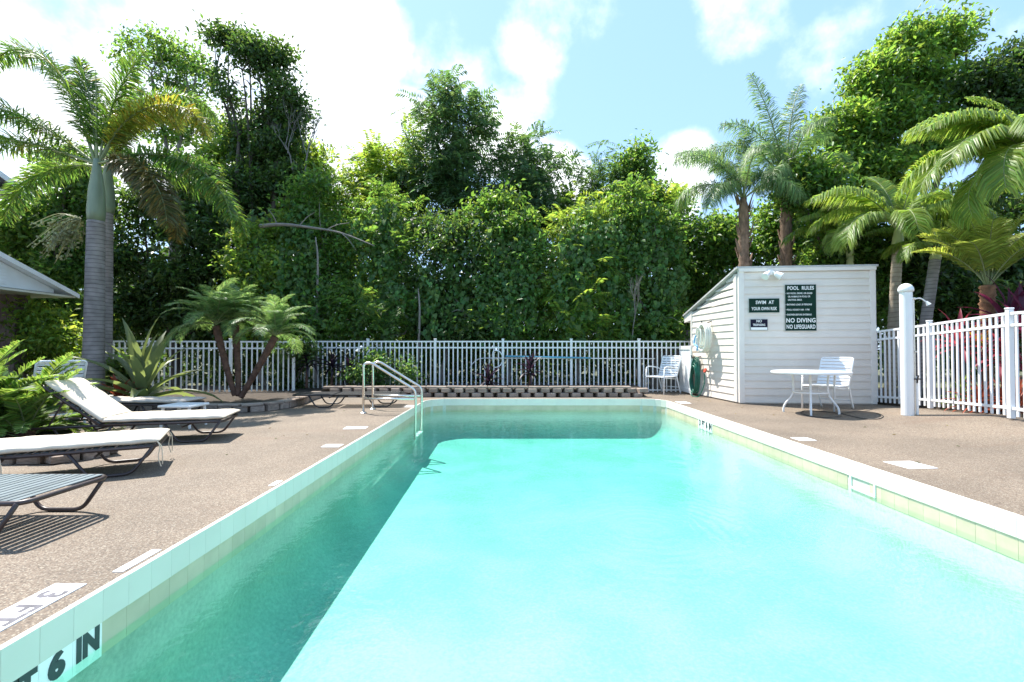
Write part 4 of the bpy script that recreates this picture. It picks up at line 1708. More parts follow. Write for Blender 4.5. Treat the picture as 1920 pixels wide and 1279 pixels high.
def tree(name, label, base_px, d, clumps, n, size, mat, style='leaf', bark='bark_dark', r0=.14, seed=1, group='trees growing behind the fences', cat='tree', fork=.35, zbase=-.1, asp=.48, depth=.8):
    rs = np.random.default_rng(seed)
    rr = random.Random(seed)
    bx = P(base_px, 650, d)
    base = Vector((bx.x, d, zbase))
    root = empty(name, base, label, cat, group)
    cl = []
    for c in clumps:
        px, py, rx, ry = c[:4]
        dd = c[4] if len(c) > 4 else rr.uniform(-.35, .35)
        cc = P(px, py, d + dd)
        s = d / F
        cl.append((tuple(cc), (rx * s, max(.35, depth * rx * s), ry * s)))
    V, T = clump_leaves(cl, int(n * 1.35), size, style, rs, asp)
    V = V - np.array(base)
    inst('crown', raw_mesh('crown', V, T, mat), root, (0, 0, 0), world=False)
    m = MB()
    limbs(m, base, [c for c, _r in cl], r0, rr, fork)
    m.build('trunk', bark, root, smooth=True)
    return root


TG = 'trees growing behind the fences'
tree('fig_tree', 'tall dark tree with bare grey limbs and separate leaf masses, left of centre', 475, 16.0,
     [(400, 68, 14, 10), (430, 72, 20, 14), (465, 78, 26, 12), (505, 95, 26, 14), (535, 118, 16, 12), (480, 105, 22, 10), (450, 100, 14, 10), (500, 135, 14, 12), (525, 152, 16, 14), (545, 185, 18, 18), (515, 192, 16, 14),
      (556, 215, 15, 16), (530, 230, 22, 16), (495, 218, 14, 12), (480, 250, 26, 14), (515, 265, 30, 16), (550, 255, 18, 14), (450, 270, 22, 14), (500, 290, 34, 14), (440, 240, 10, 8), (470, 330, 36, 24), (520, 330, 36, 24), (540, 300, 26, 18), (460, 375, 36, 26), (405, 140, 9, 7), (425, 168, 9, 8), (440, 198, 9, 8)],
     15000, .16, 'leaf_dark', bark='bark_dark', r0=.16, seed=3, fork=.42)
tree('oak_tree', 'spreading tree top seen above the ringed palm trunks', 330, 18.0,
     [(250, 88, 30, 13), (292, 76, 32, 12), (300, 108, 46, 14), (345, 96, 26, 14), (372, 128, 28, 18), (395, 150, 18, 14), (350, 120, 30, 14), (240, 112, 24, 10), (330, 160, 36, 18), (290, 190, 40, 22), (370, 205, 34, 26), (320, 240, 50, 30), (385, 250, 34, 28)],
     5200, .165, 'leaf_mid', bark='bark_grey', r0=.16, seed=4, fork=.55)
tree('bushy_tree', 'sunlit bushy tree behind the pavilion roof', 80, 13.5,
     [(120, 322, 34, 26), (158, 345, 40, 40), (75, 425, 40, 30), (115, 400, 60, 42), (60, 450, 60, 42), (140, 450, 50, 42), (20, 500, 60, 50), (110, 510, 60, 46), (60, 570, 70, 40), (140, 300, 40, 24), (135, 585, 50, 40)],
     17000, .17, 'leaf_mid', seed=5)
tree('shade_tree', 'dark shady tree between the ringed palms and the fig', 330, 14.6,
     [(260, 380, 60, 50), (330, 400, 70, 60), (390, 430, 60, 70), (250, 480, 60, 60), (320, 520, 80, 60), (400, 540, 60, 60), (240, 580, 60, 50), (330, 600, 80, 40), (420, 620, 50, 40), (350, 330, 55, 40)],
     15000, .18, 'leaf_dark', seed=6)
tree('sunlit_tree', 'yellow green tree beside the dark fig', 430, 17.0,
     [(420, 290, 36, 40), (440, 255, 28, 26), (400, 330, 30, 36), (460, 350, 60, 50), (420, 400, 60, 50)], 7000, .18, 'leaf_fresh', seed=7)
tree('lacy_tree', 'broad pale green tree draped with creepers under the fig', 560, 17.2,
     [(545, 320, 56, 38), (600, 330, 46, 44), (500, 350, 46, 40), (560, 380, 70, 44), (620, 400, 56, 48), (500, 420, 54, 48), (570, 450, 70, 48), (470, 480, 40, 44), (640, 470, 50, 48), (575, 282, 26, 22)],
     19000, .16, 'leaf_fresh', seed=8)
tree('feathery_tree', 'feathery tree with drooping leaf sprays left of the tallest crown', 720, 17.6,
     [(700, 300, 40, 22), (735, 325, 40, 34), (690, 345, 44, 34), (745, 370, 50, 40), (680, 400, 50, 44), (730, 430, 60, 44), (770, 300, 26, 34), (765, 262, 10, 22)],
     13000, .135, 'leaf_fresh', 'spray', seed=9)
tree('tall_feather_tree', 'tallest feathery tree in the middle of the hedge', 850, 17.5,
     [(850, 178, 44, 26), (818, 205, 34, 22), (895, 205, 26, 18), (855, 225, 58, 28), (820, 262, 50, 26), (895, 262, 38, 30), (850, 300, 70, 34), (800, 330, 46, 38), (885, 345, 60, 40), (830, 380, 66, 44), (900, 400, 46, 44)],
     13000, .15, 'leaf_blue', 'spray', seed=10)
tree('feathery_tree', 'round feathery tree right of the tallest crown', 985, 17.8,
     [(960, 290, 34, 26), (1000, 285, 34, 28), (985, 325, 58, 38), (1045, 310, 34, 18), (950, 370, 50, 44), (1020, 370, 56, 44), (985, 420, 66, 44), (1060, 400, 36, 36)],
     14000, .135, 'leaf_blue', 'spray', seed=12)
tree('thin_tree', 'thin pointed tree with sparse sprays against the sky', 1125, 17.2,
     [(1128, 290, 8, 34), (1100, 320, 22, 26), (1148, 320, 16, 26), (1120, 350, 40, 22)], 1900, .10, 'leaf_blue', 'spray', seed=13, r0=.07, fork=.7)
tree('creeper_tree', 'tree with a creeper covered top right of the thin one', 1190, 17.2,
     [(1205, 285, 12, 30), (1185, 325, 34, 36), (1215, 345, 34, 34), (1150, 380, 54, 28), (1215, 385, 56, 30), (1120, 420, 54, 40), (1190, 430, 66, 44), (1250, 400, 40, 24), (1255, 450, 44, 44), (1180, 300, 8, 20)],
     17000, .17, 'leaf_mid', seed=14)
tree('feathery_tree', 'bright feathery tree crown above the vines left of the shed', 1130, 16.4,
     [(1090, 375, 34, 20), (1130, 400, 40, 26), (1180, 410, 44, 26), (1230, 385, 40, 16), (1150, 450, 50, 30)], 5500, .135, 'leaf_fresh', 'spray', seed=15)
tree('dark_tree', 'dark leafy tree behind the shed roof', 1340, 15.5,
     [(1330, 440, 46, 44), (1290, 470, 40, 50), (1370, 470, 50, 50), (1310, 530, 56, 50), (1390, 540, 56, 56), (1440, 440, 50, 54), (1500, 470, 50, 54), (1350, 590, 60, 40), (1480, 400, 40, 40), (1280, 590, 44, 44)],
     16000, .17, 'leaf_mid', seed=16)
tree('almond_tree', 'big bright green tree towering behind the right palms', 1690, 15.5,
     [(1700, 75, 44, 26), (1755, 62, 44, 26), (1790, 95, 34, 24), (1650, 118, 40, 28), (1715, 135, 60, 32), (1780, 150, 40, 30), (1640, 175, 56, 34), (1710, 200, 66, 38), (1775, 215, 46, 40), (1600, 225, 44, 32), (1660, 255, 66, 40), (1740, 280, 60, 40), (1590, 290, 50, 38), (1670, 320, 60, 40), (1545, 250, 34, 26), (1810, 50, 12, 10)],
     24000, .18, 'leaf_almond', seed=17, r0=.22)
tree('dark_crown_tree', 'dark crowned tree at the upper right corner', 1890, 14.5,
     [(1850, 150, 44, 30), (1900, 135, 40, 34), (1870, 195, 56, 36), (1925, 200, 50, 50), (1840, 235, 44, 34), (1900, 255, 56, 40), (1950, 270, 60, 60), (1905, 100, 20, 16), (1960, 150, 50, 40)],
     13000, .17, 'leaf_dark', seed=18)
tree('hedge_tree', 'leafy tree low behind the pale palm trunks', 1620, 12.6,
     [(1560, 400, 50, 44), (1620, 410, 50, 44), (1560, 470, 54, 50), (1630, 490, 56, 54), (1690, 500, 56, 56), (1570, 550, 54, 50), (1650, 570, 60, 44), (1540, 340, 46, 40), (1500, 330, 40, 40)],
     15000, .16, 'leaf_mid', seed=19)
tree('hedge_tree', 'dark leafy tree behind the red cordylines', 1800, 11.8,
     [(1740, 480, 54, 50), (1810, 470, 60, 54), (1880, 480, 60, 54), (1750, 550, 54, 54), (1820, 560, 60, 50), (1900, 560, 60, 54), (1780, 610, 70, 40), (1950, 500, 60, 60), (1870, 620, 70, 40), (1720, 400, 50, 40), (1810, 390, 60, 44), (1900, 390, 60, 44)],
     16000, .16, 'leaf_dark', seed=20)


# lower trees and bushes right behind the fence, overgrown with creeper
FRONT = [
    ('leafy_tree', 'low pale green bush at the left end of the creepers, under the bough', 500, [(478, 436, 34, 26), (522, 428, 30, 22), (455, 490, 36, 34), (520, 500, 40, 36), (470, 550, 40, 34), (530, 560, 36, 34), (480, 615, 44, 36), (540, 620, 30, 34)], 'leaf', 'leaf_fresh', .15),
    ('leafy_tree', 'leafy green tree behind the middle of the grey bough', 600, [(600, 345, 34, 26), (560, 372, 30, 22), (585, 395, 36, 24), (632, 420, 36, 26), (590, 450, 36, 30), (640, 490, 38, 34), (590, 530, 44, 34), (650, 560, 34, 34), (600, 610, 50, 38), (655, 620, 30, 30)], 'leaf', 'leaf_mid', .155),
    ('feathery_tree', 'feathery bright tree just right of the bough tip', 722, [(725, 368, 34, 22), (700, 405, 34, 24), (748, 395, 34, 26), (722, 450, 40, 30), (765, 470, 30, 30), (700, 510, 40, 34), (750, 545, 40, 34), (710, 595, 44, 40), (765, 610, 34, 34)], 'spray', 'leaf_mid', .105),
    ('dark_tree', 'dark creeper grown tree under the tallest feathery crown', 835, [(805, 425, 34, 28), (862, 432, 38, 28), (830, 480, 42, 32), (880, 500, 34, 32), (800, 540, 38, 34), (855, 565, 42, 34), (810, 615, 44, 34), (880, 620, 38, 34)], 'leaf', 'leaf_dark', .16),
    ('leafy_tree', 'leafy tree over the blue net handle behind the fence', 955, [(945, 372, 30, 22), (900, 395, 30, 22), (920, 432, 34, 24), (975, 422, 36, 26), (940, 475, 40, 32), (1000, 480, 34, 32), (925, 540, 40, 34), (985, 550, 42, 34), (940, 610, 44, 36), (1005, 615, 34, 34)], 'leaf', 'leaf_mid', .16),
    ('feathery_tree', 'feathery tree under the thin pointed one', 1085, [(1070, 405, 22, 18), (1055, 425, 32, 24), (1110, 420, 36, 26), (1080, 470, 40, 32), (1125, 500, 34, 32), (1060, 540, 40, 34), (1110, 565, 40, 34), (1065, 615, 42, 34), (1130, 620, 34, 30)], 'spray', 'leaf_fresh', .105),
    ('leafy_tree', 'leafy tree nearest the shed with grey branches in it', 1205, [(1200, 365, 34, 24), (1155, 385, 26, 20), (1170, 412, 34, 24), (1222, 418, 36, 26), (1190, 470, 42, 32), (1245, 480, 32, 34), (1170, 540, 36, 34), (1230, 560, 42, 34), (1190, 615, 40, 34), (1255, 615, 30, 34)], 'leaf', 'leaf_mid', .155)]
for q, (nm_, lb_, bpx, cl_, st_, mt_, sz_) in enumerate(FRONT):
    cl2 = []
    for (a_, b_, c_, d_) in cl_:
        h_ = (620 - b_) / 210
        cl2.append((a_, b_, c_ * 1.05, d_ * 1.05, -.35 + 1.0 * h_ + .25 * math.sin(a_ * .7 + b_)))
    tree(nm_, lb_, bpx, 13.75, cl2, 6400, sz_, mt_, st_, bark='bark_grey', r0=.08, seed=200 + q, group='overgrown trees right behind the back fence', fork=.3)


# hedge that closes the gaps far behind
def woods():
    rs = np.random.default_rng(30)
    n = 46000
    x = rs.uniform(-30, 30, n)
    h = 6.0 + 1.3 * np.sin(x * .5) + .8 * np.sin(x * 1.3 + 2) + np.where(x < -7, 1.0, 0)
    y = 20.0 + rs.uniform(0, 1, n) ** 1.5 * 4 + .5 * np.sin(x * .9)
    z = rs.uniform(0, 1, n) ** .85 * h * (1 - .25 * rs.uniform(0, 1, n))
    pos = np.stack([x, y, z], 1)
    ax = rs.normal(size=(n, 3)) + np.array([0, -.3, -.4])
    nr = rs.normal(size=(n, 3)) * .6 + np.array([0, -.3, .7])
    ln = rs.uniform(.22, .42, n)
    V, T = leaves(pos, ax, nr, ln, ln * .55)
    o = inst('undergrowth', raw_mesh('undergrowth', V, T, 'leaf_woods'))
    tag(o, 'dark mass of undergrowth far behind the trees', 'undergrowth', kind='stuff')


woods()


def vines():
    """creepers that hang over the hedge in bulging curtains"""
    rs = np.random.default_rng(41)
    P_, A_, N_, L_ = [], [], [], []
    # hanging strands, gathered in swags with gaps between them
    centres = [rs.uniform(440, 1285) for _ in range(24)]
    dep = lambda py: 12.92 + (648 - py) / 270 * 1.25
    for i in range(210):
        cpx = centres[int(rs.integers(0, len(centres)))]
        px = cpx + rs.normal() * 16
        top = 395 + 130 * rs.uniform() ** 1.3 + 25 * math.sin(cpx * .05)
        bot = min(646, top + rs.uniform(40, 240))
        jt = rs.uniform(-.25, .35) + .25 * math.sin(cpx)
        a, b = P(px, top, dep(top) + jt), P(px + rs.uniform(-22, 22), bot, dep(bot) + max(jt, -.15))
        k = max(6, int((a - b).length / .05))
        t = np.linspace(0, 1, k)[:, None]
        line = np.array(a) * (1 - t) + np.array(b) * t
        line[:, 0] += .12 * np.sin(t[:, 0] * rs.uniform(3, 11) + rs.uniform(0, 6))
        line += rs.normal(size=line.shape) * np.array([.075, .09, .03])
        P_.append(line)
        A_.append(rs.normal(size=line.shape) * .5 + np.array([0, -.35, -1.0]))
        N_.append(rs.normal(size=line.shape) * .5 + np.array([-.15, -.5, .85]))
        L_.append(rs.uniform(.07, .17, k) * rs.uniform(.65, 1.2))
    # cushions of leaves
    for i in range(34):
        px, py = centres[i % len(centres)] + rs.normal() * 20, rs.uniform(420, 620)
        c = np.array(P(px, py, dep(py) + rs.uniform(0, .4)))
        k = 170
        u = unit(rs.normal(size=(k, 3)))
        u[:, 1] = -np.abs(u[:, 1])
        r = np.array([rs.uniform(.25, .55), .4, rs.uniform(.25, .7)])
        P_.append(c + u * r * rs.uniform(.6, 1.1, (k, 1)))
        A_.append(rs.normal(size=(k, 3)) * .5 + np.array([0, -.25, -.8]))
        N_.append(u * .6 + rs.normal(size=(k, 3)) * .4 + np.array([-.1, 0, .7]))
        L_.append(rs.uniform(.07, .16, k))
    V, T = heart_leaves(np.concatenate(P_), np.concatenate(A_), np.concatenate(N_), np.concatenate(L_), np.concatenate(L_) * .92)
    o = inst('creeper_curtain', raw_mesh('creeper_curtain', V, T, 'leaf_vine'))
    tag(o, 'curtain of heart leaved creeper hanging over the hedge behind the back fence', 'creeper', kind='stuff')


vines()


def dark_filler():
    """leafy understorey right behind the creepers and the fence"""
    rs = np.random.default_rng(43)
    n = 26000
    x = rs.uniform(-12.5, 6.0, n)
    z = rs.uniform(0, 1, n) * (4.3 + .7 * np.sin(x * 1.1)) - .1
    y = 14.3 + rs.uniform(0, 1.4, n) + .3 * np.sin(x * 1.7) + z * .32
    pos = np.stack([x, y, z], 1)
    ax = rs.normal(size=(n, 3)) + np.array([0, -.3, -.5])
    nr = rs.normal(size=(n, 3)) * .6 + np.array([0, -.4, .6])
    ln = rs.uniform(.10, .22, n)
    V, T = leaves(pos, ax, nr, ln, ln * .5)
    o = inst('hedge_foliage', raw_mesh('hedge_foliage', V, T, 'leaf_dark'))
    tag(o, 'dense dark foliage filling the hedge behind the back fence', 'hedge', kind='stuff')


dark_filler()

# bare grey bough lying across the hedge, dead twigs beside the fig
bb = MB()
bb.tube(smooth_path([P(488, 424, 13.7), P(530, 421, 13.4), P(585, 427, 13.2), P(640, 437, 13.1), P(702, 461, 13.0)], 6), [.060 - .048 * i / 18 for i in range(19)], 7)
for q_, (p_, e_) in enumerate((((560, 425, 13.3), (590, 398, 13.2)), ((610, 432, 13.15), (655, 418, 13.0)), ((640, 437, 13.1), (668, 470, 12.95)), ((520, 422, 13.5), (505, 395, 13.4)))):
    bb.tube(smooth_path([P(*p_), (P(*p_) + P(*e_)) / 2 + Vector((0, 0, .05)), P(*e_)], 4), [.018, .006], 5)
tag(bb.build('bare_bough', 'bark_grey', smooth=True, origin=P(488, 424, 13.7)), 'bare grey bough lying across the creepers left of centre', 'branch')
tw = MB()
rr = random.Random(8)


def twig_tree(m, p, d, L, r, depth):
    q = p + d * L
    m.tube([p, (p + q) / 2 + Vector((rr.uniform(-.04, .04),) * 3) * L, q], [r, r * .8, r * .55], 5)
    if depth:
        for _ in range(rr.randint(2, 3)):
            d2 = (d + Vector((rr.uniform(-.6, .6), rr.uniform(-.5, .5), rr.uniform(-.1, .5)))).normalized()
            twig_tree(m, p + d * L * rr.uniform(.5, 1), d2, L * rr.uniform(.55, .8), r * .6, depth - 1)


b0 = P(572, 330, 15.2)
twig_tree(tw, b0, Vector((.12, 0, 1)).normalized(), 1.0, .030, 4)
twig_tree(tw, b0 + Vector((-.4, 0, .2)), Vector((-.3, 0, 1)).normalized(), .9, .026, 4)
tag(tw.build('dead_twigs', 'twig', origin=b0), 'bare dead twigs sticking up beside the dark fig', 'dead branch')
tw = MB()
twig_tree(tw, P(1185, 640, 12.9), Vector((.1, -.1, 1)).normalized(), .85, .020, 4)
tag(tw.build('dead_twigs', 'twig', origin=P(1180, 620, 12.95)), 'grey leafless branches in the creepers left of the shed', 'dead branch')
for (px, y0_, y1_, d, lean) in ((590, 560, 445, 13.35, 6), (783, 640, 540, 13.0, 4)):
    m = MB()
    m.tube(smooth_path([P(px, 690, d), P(px + lean, (y0_ + y1_) / 2, d), P(px + lean * .3, y1_, d + .2)], 5), [.042 - .026 * i / 10 for i in range(11)], 7)
    tag(m.build('dead_tree', 'bark_grey', smooth=True, origin=P(px, 690, d)), {590: 'thin grey stem in the creepers below the bare bough', 783: 'thin grey stem rising behind the ladder handrails', 716: 'short grey stem in the creepers right of the bough tip', 500: 'thin grey stem below the thick end of the bough'}[px], 'dead tree', 'bare stems in the hedge')


# ------------------------------------------------------------------ palms
def frond_mesh(name, L, elev, droop, leaf, nleaf, width, mat, kind='flat', seed=1, start=.14, vee=.35, sag=.5, twist=0.0, pw=1.4, rough=.07):
    """a feather leaf from the origin towards +x: elev the angle it leaves at, droop how far it bends over"""
    rs = np.random.default_rng(seed)
    n = 26
    t = np.linspace(0, 1, n)
    ang = elev - droop * t ** pw
    dx, dz = np.cos(ang) * L / (n - 1), np.sin(ang) * L / (n - 1)
    rx = np.concatenate([[0], np.cumsum(dx[:-1])])
    rz = np.concatenate([[0], np.cumsum(dz[:-1])])
    ry = twist * L * t ** 2
    V, T, MI = [], [], []
    rad = .020 * (1 - .85 * t) * (L / 2.2) + .002
    for i in range(n):
        tx_, tz_ = math.cos(ang[i]), math.sin(ang[i])
        for a, b in ((1, 0), (0, 1), (-1, 0), (0, -1)):
            V.append((rx[i] - tz_ * rad[i] * b, ry[i] + rad[i] * a, rz[i] + tx_ * rad[i] * b))
    for i in range(n - 1):
        for j in range(4):
            p, q = i * 4 + j, i * 4 + (j + 1) % 4
            T += [(p, q, q + 4), (p, q + 4, p + 4)]
            MI += [1, 1]
    V, T = np.array(V), np.array(T)
    k = nleaf
    s = np.repeat(np.linspace(start, .995, k // 2), 2)
    s = np.clip(s + rs.uniform(-.006, .006, len(s)), start, 1)
    k = len(s)
    px_, pz_, py_, an = np.interp(s, t, rx), np.interp(s, t, rz), np.interp(s, t, ry), np.interp(s, t, ang)
    tan = np.stack([np.cos(an), np.zeros(k), np.sin(an)], 1)
    upv = np.stack([-np.sin(an), np.zeros(k), np.cos(an)], 1)
    side = np.tile(np.array([[0, 1.0, 0], [0, -1.0, 0]]), (k // 2, 1))
    prof = np.clip(np.sin(np.pi * (.10 + .86 * (s - start) / (1 - start))) ** .55, .22, 1)
    if kind == 'bottle':          # leaflets all round the stalk
        ph = rs.uniform(-1.0, 1.0, k)
        lat = side * np.cos(ph)[:, None] + upv * np.sin(ph)[:, None]
        dirv = lat + tan * rs.uniform(.35, .7, k)[:, None]
    elif kind == 'plume':
        ph = rs.uniform(-.5, .8, k)
        lat = side * np.cos(ph)[:, None] + upv * np.sin(ph)[:, None]
        dirv = lat + tan * .65
    else:
        dirv = side + upv * vee + tan * .75
    dirv = unit(dirv + rs.normal(size=(k, 3)) * rough)
    ln = leaf * prof * rs.uniform(.85, 1.1, k)
    p0 = np.stack([px_, py_, pz_], 1)
    down = np.array([0, 0, -1.0])
    m1 = p0 + dirv * (ln * .5)[:, None] + down * (ln * sag * .18)[:, None]
    m2 = p0 + dirv * (ln * .92 * (1 - .25 * sag))[:, None] + down * (ln * sag * .62)[:, None]
    wv = unit(np.cross(dirv, upv * 1.0 + rs.normal(size=(k, 3)) * .3))
    w0 = (width * (.6 + .4 * prof))[:, None]
    LV = np.stack([p0 + wv * w0 * .25, p0 - wv * w0 * .25, m1 + wv * w0 * .5, m1 - wv * w0 * .5, m2], 1).reshape(-1, 3)
    i5 = np.arange(k)[:, None] * 5 + len(V)
    LT = np.concatenate([i5 + np.array(q) for q in ([0, 1, 3], [0, 3, 2], [2, 3, 4])], 1).reshape(-1, 3)
    return raw_mesh(name, np.concatenate([V, LV]), np.concatenate([T, LT]), None, [mat, 'rachis'], np.concatenate([np.array(MI), np.zeros(len(LT))]))


def ringed_trunk(pts, r_of, n=14, step=.06, groove=.05, jit=0.0, seed=0):
    """trunk along pts with leaf-scar rings"""
    rr_ = random.Random(seed)
    path = smooth_path(pts, 10)
    L = [0]
    for a, b in zip(path, path[1:]):
        L.append(L[-1] + (b - a).length)
    tot_ = L[-1]
    m_ = max(6, int(tot_ / step * 2))
    out, rad = [], []
    for i in range(m_ + 1):
        s = tot_ * i / m_
        j = max(0, min(len(L) - 2, next((q for q in range(len(L) - 1) if L[q + 1] >= s), len(L) - 2)))
        u = (s - L[j]) / max(1e-6, L[j + 1] - L[j])
        out.append(path[j].lerp(path[j + 1], u))
        rad.append(r_of(s / tot_) * (1 - (groove if i % 2 else 0)) * (1 + rr_.uniform(-jit, jit)))
    m = MB()
    m.tube(out, rad, n)
    return m


def palm(name, label, cat, base, top, trunk, fronds, group='palms round the pool', shaft=None, extra=None):
    """trunk: (material, radius function, kwargs); fronds: (mesh, azimuth deg, scale, pitch deg)"""
    root = empty(name, base, label, cat, group)
    mat_, rf_, kw = trunk
    mids = kw.pop('via', [])
    ringed_trunk([base] + mids + [top], rf_, **kw).build('trunk', mat_, root, smooth=True)
    crown = Vector(top)
    if shaft:
        sm, h_, r0_, r1_ = shaft
        m = MB()
        dirn = (Vector(top) - Vector(base if not mids else mids[-1])).normalized()
        pts = [crown + dirn * h_ * t_ for t_ in (0, .15, .5, .85, 1.0)]
        m.tube(pts, [r0_, r0_ * 1.12, r0_ * .95, r1_, r1_ * .8], 14)
        m.build('crownshaft', sm, root, smooth=True)
        crown = crown + dirn * h_ * .93
    for me, az, sc, pitch in fronds:
        inst('frond', me, root, crown + Vector((math.cos(R(az)), math.sin(R(az)), 0)) * .03, (0, R(-pitch), R(az)), (sc, sc, sc))
    return root, crown


# ringed foxtail palms at the left
FXa = frond_mesh('frond', 3.9, R(70), R(140), .48, 780, .024, 'frond_fox', 'bottle', 50, sag=.35, pw=2.7, rough=.14)
FXs = frond_mesh('frond', 2.9, R(38), R(56), .46, 660, .025, 'frond_fox', 'bottle', 51, sag=.35, pw=2.0, rough=.14)
FXu = frond_mesh('frond', 2.4, R(84), R(28), .44, 600, .024, 'frond_fox', 'bottle', 55, sag=.2, rough=.14)
FXy = frond_mesh('frond', 2.9, R(68), R(160), .46, 780, .025, 'frond_fox_yellow', 'bottle', 56, sag=.4, pw=1.8, rough=.12)
FXb = frond_mesh('frond', 2.7, R(0), R(84), .54, 800, .027, 'frond_fox_brown', 'bottle', 57, sag=.5, rough=.14)
FXd = frond_mesh('frond', 3.2, R(14), R(92), .48, 760, .027, 'frond_fox', 'bottle', 58, sag=.4, rough=.14)
d1 = 8.8
b1, t1 = P(175, 700, d1), P(180, 415, d1)
b1.z = .1
foxtail = lambda f: f
root, cr = palm('foxtail_palm', 'thick grey ringed palm with bushy fronds beside the pavilion roof', 'palm tree', b1, t1,
                ('bark_palm', lambda t: .172 - .035 * t + .02 * math.exp(-t * 9), dict(step=.055, groove=.03, jit=.01)),
                [(FXa, 172, 1.0, 0), (FXs, 182, 1.0, 0), (FXs, 190, 1.0, -20), (FXu, 150, 1.0, -4), (FXu, 20, 1.0, 0), (FXy, 6, .95, 0), (FXd, -6, 1.0, 0), (FXb, -22, .95, 0), (FXa, 85, .8, 0), (FXa, 40, .75, 0)],
                shaft=('crownshaft', 1.15, .128, .07))
m = MB()
m.tube([cr, cr + Vector((-.05, 0, 1.75))], [.026, .006], 6)
m.build('spear_leaf', 'rachis', root)
# hanging fruit sprig
m = MB()
rr = random.Random(3)
c0_ = t1 + Vector((-.16, -.02, .02))
for i in range(46):
    a = rr.uniform(-1, 1)
    e_ = c0_ + Vector((-.35 - .5 * rr.random(), rr.uniform(-.35, .35), -.15 - .62 * rr.random()))
    m.tube(smooth_path([c0_ + Vector((-.1, 0, .02)), (c0_ + e_) / 2 + Vector((0, 0, .16)), e_], 4), [.006] * 8 + [.004], 4)
    for q in range(7):
        w_ = c0_.lerp(e_, .5 + .07 * q) + Vector((rr.uniform(-.07, .07), rr.uniform(-.07, .07), rr.uniform(-.02, .08)))
        m.box(w_, (.03, .03, .03))
m.build('fruit_sprig', 'seed_sprig', root)
d2 = 9.9
b2, t2 = P(196, 690, d2), P(201, 400, d2)
b2.z = .1
palm('foxtail_palm', 'thinner ringed palm close behind the thick one', 'palm tree', b2, t2,
     ('bark_palm', lambda t: .135 - .03 * t, dict(step=.055, groove=.03, jit=.01)),
     [(FXa, 20, .75, -4), (FXy, -8, .85, 6), (FXd, 14, 1.0, -4), (FXb, 5, .8, -14), (FXu, 70, .9, 0), (FXd, 172, .95, 0), (FXs, 120, .9, 0)],
     shaft=('crownshaft', 1.0, .12, .075))

# queen palms behind the shed
QU = [frond_mesh('frond', 2.9, R(78 - 7 * i), R(96 + 14 * i), .72, 520, .018, 'frond_queen', 'plume', 70 + i, rough=.16, sag=.95, twist=.06 * (i - 1)) for i in range(3)]
QUu = frond_mesh('frond', 3.1, R(85), R(34), .62, 480, .018, 'frond_queen', 'plume', 75, rough=.16, sag=.7)
QUd = frond_mesh('frond', 2.2, R(40), R(112), .70, 480, .018, 'frond_queen', 'plume', 76, rough=.16, sag=.95)
for (px, yb_, yt, d, lab, fr_, rr0) in ((1394, 500, 372, 12.6, 'shorter queen palm with a shaggy trunk behind the shed', [(QU[0], 165, .85, 0), (QU[1], 190, .85, -5), (QUd, 175, .9, 0), (QUd, 215, .85, -12), (QU[2], 20, .8, 0), (QUd, -15, .8, 0), (QU[0], 100, .8, 0), (QU[1], 260, .75, -8), (QUu, 60, .75, 0), (QUd, 300, .8, -10)], .155),
                                        (1473, 500, 352, 12.9, 'taller queen palm with upright plume behind the shed', [(QUu, 40, 1.1, 0), (QUu, 200, 1.02, -4), (QU[0], 15, .82, 6), (QU[1], 160, 1.0, 0), (QU[0], 190, .95, 3), (QUd, 180, .95, 0), (QU[2], -20, .7, 0), (QUd, 0, .72, 0), (QU[0], 80, 1.0, 0), (QU[1], 270, .85, 0), (QUd, 230, .85, -5)], .165)):
    tp0 = P(px, yt, d)
    bs0 = Vector((P(px + 4, 650, d).x, d, -.1))
    root, cr = palm('queen_palm', lab, 'palm tree', bs0, tp0, ('bark_boot', lambda t, q=rr0: q * (1.0 + .22 * math.sin(t * 40) * .3 - .1 * t) * (1 - .45 * max(0, t - .93) / .07), dict(step=.16, groove=.14, jit=.07, n=11, seed=px)), fr_)
    m = MB()
    rr = random.Random(px)
    for i in range(46):
        t_ = rr.uniform(.3, .97)
        a = rr.uniform(0, 6.28)
        c_ = bs0.lerp(tp0, t_)
        o_ = Vector((math.cos(a), math.sin(a), 0))
        s_ = Vector((-o_.y, o_.x, 0)) * .05
        p0, p1 = c_ + o_ * rr0 * .8, c_ + o_ * rr0 * 1.45 + Vector((0, 0, .30))
        m.hexa([p0 - s_, p0 + s_, p0 + s_ + o_ * .03, p0 - s_ + o_ * .03, p1 - s_ * .4, p1 + s_ * .4, p1 + s_ * .4 + o_ * .015, p1 - s_ * .4 + o_ * .015])
    m.build('leaf_boots', 'bark_boot', root)['kind'] = 'stuff'

# lime green palms at the right
AD = [frond_mesh('frond', 2.05, R(60 - 14 * i), R(98 + 12 * i), .66, 420, .026, 'frond_lime', 'flat', 80 + i, vee=.30, sag=.85, rough=.12, twist=.06 * (i - 1)) for i in range(3)]
ADu = frond_mesh('frond', 1.7, R(80), R(50), .54, 360, .026, 'frond_lime', 'flat', 85, vee=.4, sag=.55)
d = 10.4
palm('christmas_palm', 'lime palm with a straight pale trunk right of the shed', 'palm tree', Vector((P(1666, 650, d).x, d, .0)), P(1683, 462, d),
     ('trunk_pale', lambda t: .115 - .02 * t, dict(step=.09, groove=.06, jit=.03)),
     [(AD[0], 178, 1.05, 0), (AD[1], 165, .95, 0), (AD[2], 195, .95, 0), (ADu, 90, 1.0, 0), (ADu, -80, .95, 0), (AD[0], 20, .9, 6), (AD[1], 0, .85, 0), (AD[0], 120, 1.0, 4), (AD[2], 240, .8, 0), (AD[1], 300, .85, -6)], shaft=('crownshaft_lime', .42, .10, .07))
d = 12.0
